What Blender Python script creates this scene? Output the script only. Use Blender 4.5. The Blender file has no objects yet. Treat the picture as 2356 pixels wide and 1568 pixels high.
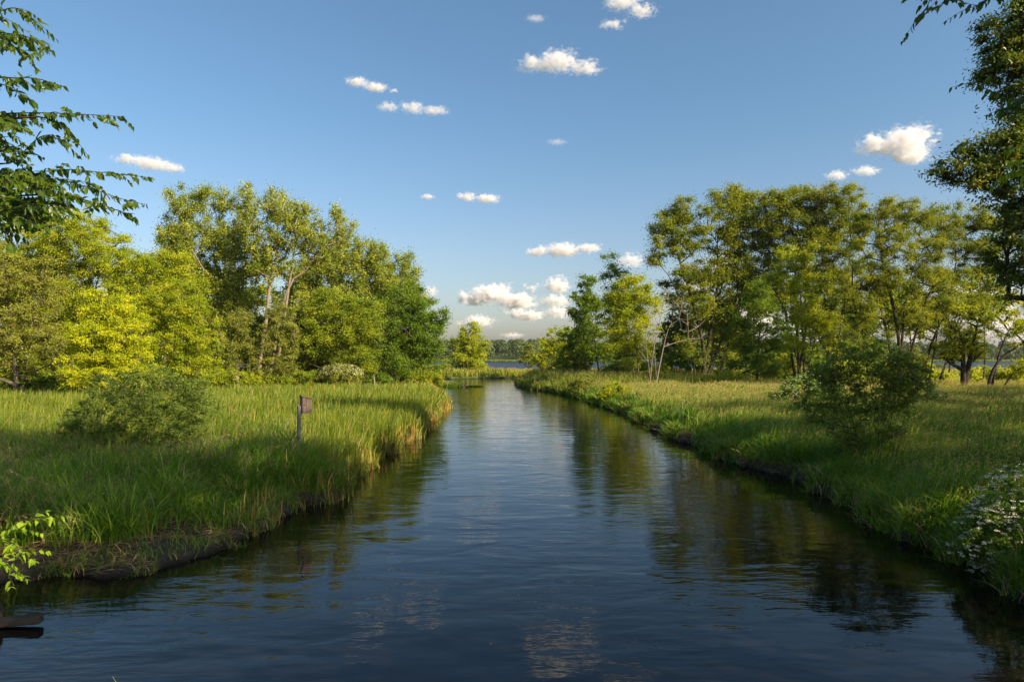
import bpy, math, numpy as np
from mathutils import Vector
R = math.radians
S = bpy.context.scene
COL = S.collection
F = 683.0; HZ = 355.0; K = 0.434635; CH = 4.0     # lens in pixels, horizon row, photo-view scale, eye height

# ------------------------------------------------------------------ camera, sky, sun, exposure
cam = bpy.data.cameras.new('camera'); co = bpy.data.objects.new('camera', cam); COL.objects.link(co)
co.location = (0, 0, CH); co.rotation_euler = (R(90), 0, 0)
cam.sensor_width = 36; cam.lens = 36*F/1024; cam.shift_y = 14.5/1024
cam.clip_start = 0.1; cam.clip_end = 60000
S.camera = co
SUN_AZ, SUN_EL = R(122), R(29)
w = bpy.data.worlds.new('World'); S.world = w; w.use_nodes = True
nt = w.node_tree; nt.nodes.clear()
sky = nt.nodes.new('ShaderNodeTexSky'); sky.sky_type = 'NISHITA'; sky.sun_disc = False
sky.sun_elevation = SUN_EL; sky.sun_rotation = SUN_AZ
sky.air_density = 1.0; sky.dust_density = 2.2; sky.ozone_density = 1.3; sky.altitude = 100
bg = nt.nodes.new('ShaderNodeBackground'); bg.inputs[1].default_value = 0.073
wo = nt.nodes.new('ShaderNodeOutputWorld')
gr = nt.nodes.new('ShaderNodeMix'); gr.data_type = 'RGBA'; gr.blend_type = 'MULTIPLY'; gr.inputs[0].default_value = 1; gr.inputs[7].default_value = (.80, .975, 1.03, 1)
tcw = nt.nodes.new('ShaderNodeTexCoord'); spw = nt.nodes.new('ShaderNodeSeparateXYZ'); nt.links.new(tcw.outputs['Generated'], spw.inputs[0])
elr = nt.nodes.new('ShaderNodeMapRange'); elr.inputs[1].default_value = 0.0; elr.inputs[2].default_value = 0.32; nt.links.new(spw.outputs[2], elr.inputs[0])
air = nt.nodes.new('ShaderNodeMix'); air.data_type = 'RGBA'; air.inputs[6].default_value = (1.04, .96, .99, 1); air.inputs[7].default_value = (.76, .97, 1.04, 1)
nt.links.new(elr.outputs[0], air.inputs[0]); nt.links.new(air.outputs[2], gr.inputs[7])
nt.links.new(sky.outputs[0], gr.inputs[6]); nt.links.new(gr.outputs[2], bg.inputs[0]); nt.links.new(bg.outputs[0], wo.inputs[0])
sl = bpy.data.lights.new('sun', 'SUN'); sl.energy = 5.0; sl.angle = R(0.5); sl.color = (1.0, 0.84, 0.62)
so = bpy.data.objects.new('sun', sl); COL.objects.link(so)
sd = Vector((math.sin(SUN_AZ)*math.cos(SUN_EL), math.cos(SUN_AZ)*math.cos(SUN_EL), math.sin(SUN_EL)))
so.rotation_euler = (-sd).to_track_quat('-Z', 'Y').to_euler(); so.location = sd*60
S.view_settings.view_transform = 'Standard'; S.view_settings.look = 'None'
S.view_settings.exposure = 1.2; S.view_settings.gamma = 1.0
S.render.engine = 'CYCLES'
c = S.cycles
c.max_bounces = 7; c.diffuse_bounces = 3; c.glossy_bounces = 3; c.transmission_bounces = 4; c.transparent_max_bounces = 8
c.volume_bounces = 6; c.volume_step_rate = 0.35; c.volume_max_steps = 160
c.use_denoising = True; c.caustics_reflective = False; c.caustics_refractive = False
try: c.denoiser = 'OPENIMAGEDENOISE'
except Exception: pass

# ------------------------------------------------------------------ helpers
rng = np.random.default_rng(7)
def at(px, py, Y):                                   # a point of the photo view at depth Y, in metres
    return np.array([(px*K-512)/F*Y, Y, CH+(HZ-py*K)/F*Y])
def pr(p, Y): return p*K/F*Y
def tag(o, label=None, cat=None, group=None, kind=None):
    if label: o['label'] = label
    if cat: o['category'] = cat
    if group: o['group'] = group
    if kind: o['kind'] = kind
    return o
def empty(name, loc, rz=0):
    o = bpy.data.objects.new(name, None); COL.objects.link(o); o.location = [float(v) for v in loc]; o.rotation_euler[2] = rz
    o.empty_display_size = .3
    return o
def mesh(name, V, Fc, mats, parent=None, rnd=None, mi=None, smooth=False):
    """V (n,3); Fc a list of (m,k) index arrays; rnd one value a face; mi material index a face"""
    V = np.asarray(V, np.float32)
    if not isinstance(Fc, list): Fc = [Fc]
    Fc = [np.asarray(f, np.int32) for f in Fc if len(f)]
    nf = sum(len(f) for f in Fc); loops = np.concatenate([f.ravel() for f in Fc])
    sizes = np.concatenate([np.full(len(f), f.shape[1], np.int32) for f in Fc])
    starts = np.zeros(nf, np.int32); starts[1:] = np.cumsum(sizes)[:-1]
    me = bpy.data.meshes.new(name)
    me.vertices.add(len(V)); me.vertices.foreach_set('co', V.ravel())
    me.loops.add(len(loops)); me.loops.foreach_set('vertex_index', loops)
    me.polygons.add(nf); me.polygons.foreach_set('loop_start', starts)
    if mi is not None: me.polygons.foreach_set('material_index', np.asarray(mi, np.int32))
    me.polygons.foreach_set('use_smooth', np.full(nf, smooth))
    if rnd is not None:
        a = me.attributes.new('rnd', 'FLOAT', 'FACE'); a.data.foreach_set('value', np.asarray(rnd, np.float32))
    me.update(calc_edges=True)
    for m in (mats if isinstance(mats, (list, tuple)) else [mats]): me.materials.append(m)
    o = bpy.data.objects.new(name, me); COL.objects.link(o)
    if parent is not None: o.parent = parent
    return o
def unit(a): return a/np.maximum(np.linalg.norm(a, axis=-1, keepdims=True), 1e-9)

# ------------------------------------------------------------------ materials
def newmat(name):
    m = bpy.data.materials.new(name); m.use_nodes = True; t = m.node_tree; t.nodes.clear()
    return m, t, t.nodes, t.links
def ramp(N, L, src, cols):
    r = N.new('ShaderNodeValToRGB'); e = r.color_ramp.elements
    n = len(cols)
    while len(e) < n: e.new(0.5)
    for i, cc in enumerate(cols): e[i].position = i/(n-1); e[i].color = (*cc, 1)
    L.new(src, r.inputs[0]); return r
def leafmat(name, cols, trans=0.45, tcol=1.5, rough=0.5, spec=0.25):
    m, t, N, L = newmat(name)
    a = N.new('ShaderNodeAttribute'); a.attribute_name = 'rnd'
    r = ramp(N, L, a.outputs['Fac'], cols)
    p = N.new('ShaderNodeBsdfPrincipled'); p.inputs['Roughness'].default_value = rough
    p.inputs['Specular IOR Level'].default_value = spec
    L.new(r.outputs[0], p.inputs['Base Color'])
    tr = N.new('ShaderNodeBsdfTranslucent')
    mu = N.new('ShaderNodeMix'); mu.data_type = 'RGBA'; mu.blend_type = 'MULTIPLY'; mu.inputs[0].default_value = 1
    mu.inputs[7].default_value = (tcol*1.15, tcol*1.0, tcol*0.35, 1)
    L.new(r.outputs[0], mu.inputs[6]); L.new(mu.outputs[2], tr.inputs[0])
    mx = N.new('ShaderNodeMixShader'); mx.inputs[0].default_value = trans
    L.new(p.outputs[0], mx.inputs[1]); L.new(tr.outputs[0], mx.inputs[2])
    o = N.new('ShaderNodeOutputMaterial'); L.new(mx.outputs[0], o.inputs[0])
    return m
def noisemat(name, cols, scale=4, detail=6, rough=0.9, bump=0.0, stretch=(1, 1, 1), spec=0.2, bscale=None):
    m, t, N, L = newmat(name)
    tc = N.new('ShaderNodeTexCoord'); mp = N.new('ShaderNodeMapping'); mp.inputs['Scale'].default_value = stretch
    L.new(tc.outputs['Object'], mp.inputs[0])
    n = N.new('ShaderNodeTexNoise'); n.inputs['Scale'].default_value = scale; n.inputs['Detail'].default_value = detail
    n.inputs['Roughness'].default_value = .65
    L.new(mp.outputs[0], n.inputs['Vector'])
    mr = N.new('ShaderNodeMapRange'); mr.inputs[1].default_value = .3; mr.inputs[2].default_value = .7
    L.new(n.outputs[0], mr.inputs[0])
    r = ramp(N, L, mr.outputs[0], cols)
    p = N.new('ShaderNodeBsdfPrincipled'); p.inputs['Roughness'].default_value = rough; p.inputs['Specular IOR Level'].default_value = spec
    L.new(r.outputs[0], p.inputs['Base Color'])
    if bump:
        b = N.new('ShaderNodeBump'); b.inputs['Strength'].default_value = bump; b.inputs['Distance'].default_value = 0.05
        L.new(n.outputs[0], b.inputs['Height']); L.new(b.outputs[0], p.inputs['Normal'])
    o = N.new('ShaderNodeOutputMaterial'); L.new(p.outputs[0], o.inputs[0])
    return m
M = {}
M['yellow'] = leafmat('leaf_yellow', [(0.254, 0.317, 0.010), (0.396, 0.444, 0.012), (0.572, 0.572, 0.018)], .5, 1.5)
M['lime'] = leafmat('leaf_lime', [(0.172, 0.244, 0.009), (0.293, 0.350, 0.011), (0.432, 0.441, 0.023)], .5, 1.4)
M['cotton'] = leafmat('leaf_cottonwood', [(0.139, 0.196, 0.014), (0.233, 0.281, 0.020), (0.484, 0.495, 0.076)], .42, 1.4, .42, .4)
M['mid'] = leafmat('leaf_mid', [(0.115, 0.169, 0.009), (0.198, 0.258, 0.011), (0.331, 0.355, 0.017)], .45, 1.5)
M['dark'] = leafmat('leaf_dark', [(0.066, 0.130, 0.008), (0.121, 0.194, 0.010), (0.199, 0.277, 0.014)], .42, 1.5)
M['ash'] = leafmat('leaf_ash', [(0.097, 0.137, 0.007), (0.170, 0.211, 0.009), (0.316, 0.317, 0.013)], .38, 1.6)
M['willow'] = leafmat('leaf_willow', [(0.127, 0.144, 0.018), (0.198, 0.227, 0.026), (0.332, 0.333, 0.050)], .4, 1.3)
M['brownish'] = leafmat('leaf_brownish', [(0.187, 0.151, 0.028), (0.212, 0.232, 0.024), (0.290, 0.305, 0.040)], .35, 1.3)
M['shrubdark'] = leafmat('leaf_shrub', [(0.083, 0.156, 0.016), (0.130, 0.230, 0.023), (0.204, 0.312, 0.041)], .4, 1.4, .4, .35)
M['willow_near'] = leafmat('leaf_fine', [(0.081, 0.125, 0.018), (0.135, 0.200, 0.027), (0.216, 0.263, 0.045)], .42, 1.5, .45, .3)
M['cream'] = leafmat('petal_cream', [(0.208, 0.230, 0.080), (0.320, 0.323, 0.144), (0.440, 0.425, 0.240)], .2, 1.0, .6, .2)
M['ashdark'] = leafmat('leaf_ash_dark', [(0.060, 0.098, 0.012), (0.102, 0.154, 0.014), (0.238, 0.238, 0.020)], .36, 1.5, .42, .4)
M['near'] = leafmat('leaf_near', [(0.045, 0.089, 0.006), (0.064, 0.120, 0.007), (0.115, 0.156, 0.008)], .5, 2.0, .38, .4)
M['nearlit'] = leafmat('leaf_near_sunlit', [(0.140, 0.247, 0.012), (0.210, 0.325, 0.014), (0.294, 0.390, 0.020)], .5, 1.5, .42, .3)  # near elm leaf again, with sunlight put into a brighter colour
M['farwood'] = leafmat('leaf_far', [(0.058, 0.085, 0.022), (0.089, 0.125, 0.031), (0.135, 0.165, 0.044)], .25, 1.2)
M['cattail'] = leafmat('blade_cattail', [(0.084, 0.138, 0.009), (0.156, 0.213, 0.014), (0.264, 0.287, 0.035)], .42, 1.4, .45, .3)
M['grass'] = leafmat('blade_grass', [(.045, .11, .008), (.095, .20, .010), (.15, .27, .016), (.29, .35, .06)], .45, 1.5, .45, .25)
M['meadow'] = leafmat('blade_meadow', [(0.130, 0.181, 0.015), (0.211, 0.250, 0.020), (0.357, 0.333, 0.046)], .42, 1.3, .5, .25)
M['head'] = leafmat('seed_head', [(0.286, 0.232, 0.084), (0.472, 0.382, 0.144), (0.658, 0.532, 0.228)], .4, 1.2, .7, .1)
M['plume'] = leafmat('seed_plume', [(.20, .13, .07), (.30, .21, .13), (.40, .31, .20)], .4, 1.1, .7, .1)
M['straw'] = leafmat('straw', [(0.184, 0.110, 0.045), (0.368, 0.253, 0.100), (0.575, 0.418, 0.190)], .25, 1.0, .6, .2)
M['deadgold'] = leafmat('dead_stalk', [(.30, .18, .04), (.45, .31, .07), (.42, .36, .12)], .35, 1.1, .6, .2)
M['petal'] = leafmat('petal', [(.62, .56, .46), (.75, .70, .60), (.85, .82, .74)], .2, 1.0, .6, .2)
M['bark'] = noisemat('bark_grey', [(.05, .038, .028), (.10, .078, .055), (.17, .135, .10)], 6, 5, .9, .6, (3, 3, .6))
M['barkpale'] = noisemat('bark_pale', [(0.120, 0.086, 0.056), (0.210, 0.158, 0.105), (0.300, 0.232, 0.158)], 5, 5, .9, .5, (3, 3, .6))
M['barkdark'] = noisemat('bark_dark', [(.018, .014, .011), (.04, .03, .022), (.08, .062, .045)], 6, 5, .9, .6, (3, 3, .6))
M['deadwood'] = noisemat('dead_wood', [(0.127, 0.098, 0.074), (0.205, 0.166, 0.127), (0.268, 0.224, 0.180)], 6, 5, .9, .4, (3, 3, .6))
M['oldwood'] = noisemat('weathered_wood', [(0.081, 0.054, 0.043), (0.142, 0.100, 0.079), (0.217, 0.162, 0.135)], 9, 8, .85, .5, (1, 1, .14))
M['postwood'] = noisemat('post_wood', [(0.104, 0.100, 0.102), (0.176, 0.168, 0.170), (0.256, 0.240, 0.238)], 9, 8, .85, .5, (1, 1, .12))
M['beam'] = noisemat('beam_wood', [(.020, .015, .011), (.042, .032, .024), (.075, .058, .045)], 7, 8, .85, .4, (.15, 1, 1))
M['black'] = noisemat('hole_shade', [(.006, .005, .005), (.01, .009, .008)], 6)

# ------------------------------------------------------------------ the shape of land and water
def wp(px, py, z=0.0):
    Y = (CH-z)*F/(py*K-HZ); return ((px*K-512)/F*Y, Y)
LEFT = [(-9.6, -60), (-9.4, 2), (-9.2, 8), wp(0, 1350), wp(90, 1340), wp(180, 1330), wp(280, 1322), wp(370, 1305), wp(440, 1288), wp(540, 1255), wp(600, 1222), wp(650, 1190),
        wp(700, 1168), wp(760, 1158), wp(790, 1135), wp(800, 1110), wp(850, 1072), wp(880, 1050), wp(905, 1028), wp(960, 1005), wp(985, 970), wp(1025, 940),
        wp(1022, 915), (-8.6, 76), (-10.5, 84), (-17, 88), (-22, 98), (-22, 110), (-17, 119), wp(1040, 871.5), wp(1080, 870.5), wp(1130, 869.5), wp(1180, 869)]
RIGHT = [(34, 131), (48, 136), (60, 133), (40, 124), (20, 118), (8, 112), (2.0, 106), wp(1188, 882), wp(1196, 889), wp(1215, 894), wp(1255, 899), wp(1300, 907), wp(1345, 920), wp(1385, 932), wp(1440, 951), wp(1480, 975), wp(1520, 995),
         wp(1560, 1013), wp(1610, 1030), wp(1655, 1050), wp(1700, 1068), wp(1760, 1085), wp(1825, 1103), wp(1870, 1128), wp(1930, 1155), wp(1990, 1190), wp(2040, 1225), wp(2100, 1256), wp(2180, 1288), wp(2260, 1315), wp(2356, 1372),
         (8.6, 10), (9.3, 4), (9.6, -60)]
CHAN = np.array(LEFT + RIGHT)
LAKE = np.array([(-700, 168), (-200, 160), (-70, 152), (-20, 146), (10, 143), (40, 146), (90, 142), (160, 136), (300, 140), (700, 134), (700, 470), (300, 480), (100, 462), (-40, 462), (-200, 490), (-700, 480)], float)
def inside(P, x, y):
    r = np.zeros(x.shape, bool); j = len(P)-1
    for i in range(len(P)):
        xi, yi = P[i]; xj, yj = P[j]
        if yi != yj:
            r ^= ((yi > y) != (yj > y)) & (x < (xj-xi)*(y-yi)/(yj-yi)+xi)
        j = i
    return r
def pdist(P, x, y):
    d = np.full(x.shape, 1e9); j = len(P)-1
    for i in range(len(P)):
        a = P[j]; b = P[i]; e = b-a; L2 = e@e
        t = np.clip(((x-a[0])*e[0]+(y-a[1])*e[1])/max(L2, 1e-9), 0, 1)
        d = np.minimum(d, (x-a[0]-t*e[0])**2+(y-a[1]-t*e[1])**2); j = i
    return np.sqrt(d)
def wob(x, y):
    return .16*np.sin(x*2.1+y*1.3)+.20*np.sin(y*1.15+.6*x)*np.sin(y*.37)+.15*np.sin(y*3.7-x*1.1)+.09*np.sin(y*8.3+x*5.0)+.06*np.sin(x*11.7-y*4.1)
def sdist(x, y):                                     # + on land, - in the water
    x = np.asarray(x, float); y = np.asarray(y, float)
    dc = pdist(CHAN, x, y); dc = np.where(inside(CHAN, x, y), -dc, dc)+wob(x, y)*.8
    dl = pdist(LAKE, x, y); dl = np.where(inside(LAKE, x, y), -dl, dl)
    return np.minimum(dc, dl)
def sm(a, b, x): t = np.clip((x-a)/(b-a), 0, 1); return t*t*(3-2*t)
def beachf(x, y): return sm(1.2, 0, np.abs(y-12.8)-1.5)*(x < -4)*sm(-5.2, -6.2, x)
def height(x, y, d=None):
    if d is None: d = sdist(x, y)
    b = beachf(x, y)
    hi = .30*sm(-.05, .22, d)+.18*sm(.2, 2.5, d)+.035*np.sin(x*1.7+y*.9)*np.sin(y*1.3)*sm(.1, .8, d)+.02*np.sin(x*6.1)*np.sin(y*7.3)
    lo = .13*sm(-.03, .12, d)+.30*sm(.15, 2.6, d)+.015*np.sin(x*6.1)*np.sin(y*7.3)
    h = hi*(1-b)+lo*b
    far = np.clip((np.asarray(y)-470)/500, 0, 1)
    return np.where(d > 0, h+far*14, np.maximum(d*1.2, -1.2)+h)

def ax(a, b, fine, lo, hi, g=1.16):                  # fine steps between lo and hi, growing outside
    v = list(np.arange(lo, hi, fine)); s = fine; x = v[-1]
    while x < b: s *= g; x += s; v.append(x)
    s = fine; x = lo; u = []
    while x > a: s *= g; x -= s; u.append(x)
    return np.array(u[::-1]+v)
gx = ax(-9000, 9000, .22, -18, 24, 1.06); gy = ax(-400, 16000, .22, 9, 45, 1.03)
X, Yg = np.meshgrid(gx, gy); D = sdist(X, Yg); Z = height(X, Yg, D)
nx, ny = len(gx), len(gy)
idx = np.arange(nx*ny).reshape(ny, nx)
quads = np.stack([idx[:-1, :-1], idx[:-1, 1:], idx[1:, 1:], idx[1:, :-1]], -1).reshape(-1, 4)
def groundmat():
    m, t, N, L = newmat('soil')
    g = N.new('ShaderNodeNewGeometry')
    n1 = N.new('ShaderNodeTexNoise'); n1.inputs['Scale'].default_value = 2.2; n1.inputs['Detail'].default_value = 8; n1.inputs['Roughness'].default_value = .7
    n2 = N.new('ShaderNodeTexNoise'); n2.inputs['Scale'].default_value = 22; n2.inputs['Detail'].default_value = 6
    L.new(g.outputs['Position'], n1.inputs['Vector']); L.new(g.outputs['Position'], n2.inputs['Vector'])
    r1 = ramp(N, L, n1.outputs[0], [(.030, .020, .013), (.075, .052, .034), (.15, .11, .075)])
    r2 = ramp(N, L, n2.outputs[0], [(.55, .5, .45), (1, 1, 1), (1.3, 1.25, 1.15)])
    mu = N.new('ShaderNodeMix'); mu.data_type = 'RGBA'; mu.blend_type = 'MULTIPLY'; mu.inputs[0].default_value = 1
    L.new(r1.outputs[0], mu.inputs[6]); L.new(r2.outputs[0], mu.inputs[7])
    # green cover far from the bank
    sx = N.new('ShaderNodeSeparateXYZ'); L.new(g.outputs['Position'], sx.inputs[0])
    mr = N.new('ShaderNodeMapRange'); mr.inputs[1].default_value = 55; mr.inputs[2].default_value = 90
    L.new(sx.outputs[1], mr.inputs[0])
    mg = N.new('ShaderNodeMix'); mg.data_type = 'RGBA'; L.new(mr.outputs[0], mg.inputs[0])
    L.new(mu.outputs[2], mg.inputs[6]); mg.inputs[7].default_value = (.07, .09, .02, 1)
    wet = N.new('ShaderNodeMapRange'); wet.inputs[1].default_value = .02; wet.inputs[2].default_value = .16; wet.inputs[3].default_value = .22; wet.inputs[4].default_value = 1
    L.new(sx.outputs[2], wet.inputs[0])
    wm = N.new('ShaderNodeVectorMath'); wm.operation = 'SCALE'; L.new(mg.outputs[2], wm.inputs[0]); L.new(wet.outputs[0], wm.inputs['Scale'])
    p = N.new('ShaderNodeBsdfPrincipled'); p.inputs['Roughness'].default_value = .9; p.inputs['Specular IOR Level'].default_value = .2
    L.new(wm.outputs[0], p.inputs['Base Color'])
    b = N.new('ShaderNodeBump'); b.inputs['Strength'].default_value = .9; b.inputs['Distance'].default_value = .06
    L.new(n2.outputs[0], b.inputs['Height']); L.new(b.outputs[0], p.inputs['Normal'])
    o = N.new('ShaderNodeOutputMaterial'); L.new(p.outputs[0], o.inputs[0]); return m
tag(mesh('ground', np.stack([X, Yg, Z], -1).reshape(-1, 3), quads, groundmat(), smooth=True), kind='structure')

def watermat():
    m, t, N, L = newmat('water')
    g = N.new('ShaderNodeNewGeometry')
    def noise(scale, sc, detail=3, rough=.5, dist=0.0):
        mp = N.new('ShaderNodeMapping'); mp.inputs['Scale'].default_value = sc
        L.new(g.outputs['Position'], mp.inputs[0])
        n = N.new('ShaderNodeTexNoise'); n.inputs['Scale'].default_value = scale; n.inputs['Detail'].default_value = detail
        n.inputs['Roughness'].default_value = rough; n.inputs['Distortion'].default_value = dist
        L.new(mp.outputs[0], n.inputs['Vector']); return n.outputs[0]
    def math_(op, a, b):
        n = N.new('ShaderNodeMath'); n.operation = op
        for i, v in enumerate((a, b)):
            if isinstance(v, (int, float)): n.inputs[i].default_value = v
            else: L.new(v, n.inputs[i])
        return n.outputs[0]
    swell = noise(.55, (1, 1.7, 1), 2, .5, .4)          # slow upwellings near the bridge
    rip = noise(2.3, (.55, 1.6, 1), 3, .55, .3)         # wind ripples, crests across the stream
    mid = noise(.85, (.28, 1.5, 1), 2, .5, .2)          # longer waves seen further off
    fine = noise(9, (.6, 1.5, 1), 2, .5)
    patch = noise(.12, (1, .5, 1), 2, .5)               # calmer and rougher patches
    pm = N.new('ShaderNodeMapRange'); pm.inputs[1].default_value = .38; pm.inputs[2].default_value = .62
    pm.inputs[3].default_value = .18; pm.inputs[4].default_value = 1.25
    L.new(patch, pm.inputs[0])
    sp = N.new('ShaderNodeSeparateXYZ'); L.new(g.outputs['Position'], sp.inputs[0])
    lake = N.new('ShaderNodeMapRange'); lake.inputs[1].default_value = 10; lake.inputs[2].default_value = 45
    lake.inputs[3].default_value = 1.05; lake.inputs[4].default_value = .8
    L.new(sp.outputs[1], lake.inputs[0])
    h = math_('ADD', math_('MULTIPLY', swell, .022), math_('MULTIPLY', math_('MULTIPLY', rip, .0095), math_('MULTIPLY', pm.outputs[0], lake.outputs[0])))
    h = math_('ADD', h, math_('MULTIPLY', math_('MULTIPLY', fine, .0012), pm.outputs[0]))
    mr_ = N.new('ShaderNodeMapRange'); mr_.inputs[1].default_value = 8; mr_.inputs[2].default_value = 50; mr_.inputs[3].default_value = .35; mr_.inputs[4].default_value = 1.3
    L.new(sp.outputs[1], mr_.inputs[0])
    h = math_('ADD', h, math_('MULTIPLY', math_('MULTIPLY', mid, .018), mr_.outputs[0]))
    b = N.new('ShaderNodeBump'); b.inputs['Strength'].default_value = 1; b.inputs['Distance'].default_value = 1.0
    L.new(h, b.inputs['Height'])
    p = N.new('ShaderNodeBsdfPrincipled'); p.inputs['Base Color'].default_value = (.0045, .0035, .0025, 1)
    rr_ = N.new('ShaderNodeMapRange'); rr_.inputs[1].default_value = 132; rr_.inputs[2].default_value = 150; rr_.inputs[3].default_value = .02; rr_.inputs[4].default_value = .42
    L.new(sp.outputs[1], rr_.inputs[0]); L.new(rr_.outputs[0], p.inputs['Roughness']); p.inputs['IOR'].default_value = 1.33
    L.new(b.outputs[0], p.inputs['Normal'])
    o = N.new('ShaderNodeOutputMaterial'); L.new(p.outputs[0], o.inputs[0]); return m
V = [(-1500, -80, 0), (1500, -80, 0), (1500, 520, 0), (-1500, 520, 0)]
tag(mesh('water', V, np.array([[0, 1, 2, 3]]), watermat()), kind='structure')

# ------------------------------------------------------------------ foliage builders
def leaves(C, A, Nn, L, W, fold=.18):
    """rhombic leaves: C centre, A long axis, Nn normal, L length, W width (arrays)"""
    A = unit(A); B = unit(np.cross(Nn, A)); U = np.cross(A, B)
    L = L[:, None]; W = W[:, None]
    v = np.stack([C-A*L*.5, C+B*W*.5+U*W*fold-A*L*.08, C+A*L*.5, C-B*W*.5+U*W*fold-A*L*.08], 1)
    n = len(C); f = np.arange(n*4).reshape(n, 4)
    return v.reshape(-1, 3), f
def tubes(P0, P1, R0, R1, k):
    d = unit(P1-P0); ref = np.where(np.abs(d[:, 2:3]) > .9, np.array([[1., 0, 0]]), np.array([[0, 0, 1.]]))
    a = unit(np.cross(d, ref)); b = np.cross(d, a)
    th = np.arange(k)*2*np.pi/k; cs = np.cos(th)[None, :, None]; sn = np.sin(th)[None, :, None]
    ring = a[:, None]*cs+b[:, None]*sn
    e = d*(R0[:, None])*.3
    v0 = (P0-e)[:, None]+ring*R0[:, None, None]; v1 = (P1+e)[:, None]+ring*R1[:, None, None]
    n = len(P0); v = np.concatenate([v0, v1], 1).reshape(-1, 3)
    base = (np.arange(n)*2*k)[:, None]; i = np.arange(k)[None]; j = (i+1) % k
    f = np.stack([base+i, base+j, base+j+k, base+i+k], -1).reshape(-1, 4)
    return v, f
def join(parts):
    V = []; Fs = {}; o = 0
    for v, f in parts:
        V.append(v); Fs.setdefault(f.shape[1], []).append(f+o); o += len(v)
    return np.concatenate(V), [np.concatenate(x) for x in Fs.values()]
def smoothpath(pts, step):
    pts = np.asarray(pts, float); out = []
    n = len(pts)
    for i in range(n-1):
        p0 = pts[max(i-1, 0)]; p1 = pts[i]; p2 = pts[i+1]; p3 = pts[min(i+2, n-1)]
        m = max(2, int(np.linalg.norm(p2-p1)/step))
        t = (np.arange(m)/m)[:, None]
        out.append(.5*((2*p1)+(-p0+p2)*t+(2*p0-5*p1+4*p2-p3)*t*t+(-p0+3*p1-3*p2+p3)*t**3))
    out.append(pts[-1:]); return np.concatenate(out)

def skeleton(stems, tips, step, up=1.2, jit=.06, stop=1.0):
    """stems: smooth stem polylines; every tip attaches to the nearest lower node; returns nodes, parent, tip node ids"""
    P = []; par = []
    for s in stems:
        for i, p in enumerate(s):
            P.append(p); par.append(len(P)-2 if i else -1)
    nt0 = len(P); N = len(tips)
    P = list(P)
    # farthest point order
    order = []; d = np.full(N, 1e9); cur = int(np.argmax(tips[:, 2]))
    for _ in range(N):
        order.append(cur); d = np.minimum(d, ((tips-tips[cur])**2).sum(1)); d[cur] = -1; cur = int(np.argmax(d))
    buf = np.zeros((nt0+N*14, 3)); buf[:nt0] = P; n = nt0; par = par+[0]*(N*14)
    tipid = np.zeros(N, int)
    for q in order:
        t = tips[q]; B = buf[:n]; dv = t-B; dist = np.sqrt((dv**2).sum(1))
        cost = dist+up*np.maximum(0, B[:, 2]-t[2]+.25*dist)
        j = int(np.argmin(cost)); a = B[j].copy(); Lg = dist[j]
        m = min(13, max(1, int(Lg/step)))
        hor = t-a; ctrl = a+hor*.5+np.array([0, 0, Lg*.13])+rng.normal(0, jit*Lg, 3)
        last = j
        for k in range(1, m+1):
            s = k/m*stop; p = (1-s)**2*a+2*s*(1-s)*ctrl+s*s*t
            buf[n] = p+rng.normal(0, .02*step, 3); par[n] = last; last = n; n += 1
        tipid[q] = last
    return buf[:n].copy(), np.array(par[:n]), tipid, nt0

def limbs_mesh(Pn, par, tipid, nt0, r0, rmin, expo=.5, baseflare=True):
    n = len(Pn); cnt = np.zeros(n); np.add.at(cnt, tipid, 1.0)
    for i in range(n-1, 0, -1):
        if par[i] >= 0: cnt[par[i]] += cnt[i]
    cnt = np.maximum(cnt, 1); tot = cnt.max()
    r = np.maximum(rmin, r0*(cnt/tot)**expo)
    z0 = Pn[:, 2].min()
    zt_ = Pn[:nt0, 2].max()
    r[:nt0] *= .62*(1-.6*np.clip((Pn[:nt0, 2]-z0)/max(zt_-z0, .1), 0, 1))
    r = np.minimum(r, r0); r[nt0:] = np.minimum(r[nt0:]*.8, r0*.33); r = np.maximum(r, rmin)
    if baseflare: r[:nt0] *= 1+.35*np.exp(-(Pn[:nt0, 2]-z0)/(r0*2.5))
    i = np.where(par >= 0)[0]; j = par[i]
    rj = np.minimum(r[j], r[i]*1.6+rmin)
    thick = r[i] > r0*.22
    out = []
    for sel, k in ((thick, 9), (~thick, 4)):
        if sel.any(): out.append(tubes(Pn[j[sel]], Pn[i[sel]], rj[sel], r[i[sel]], k))
    return join(out)

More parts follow.
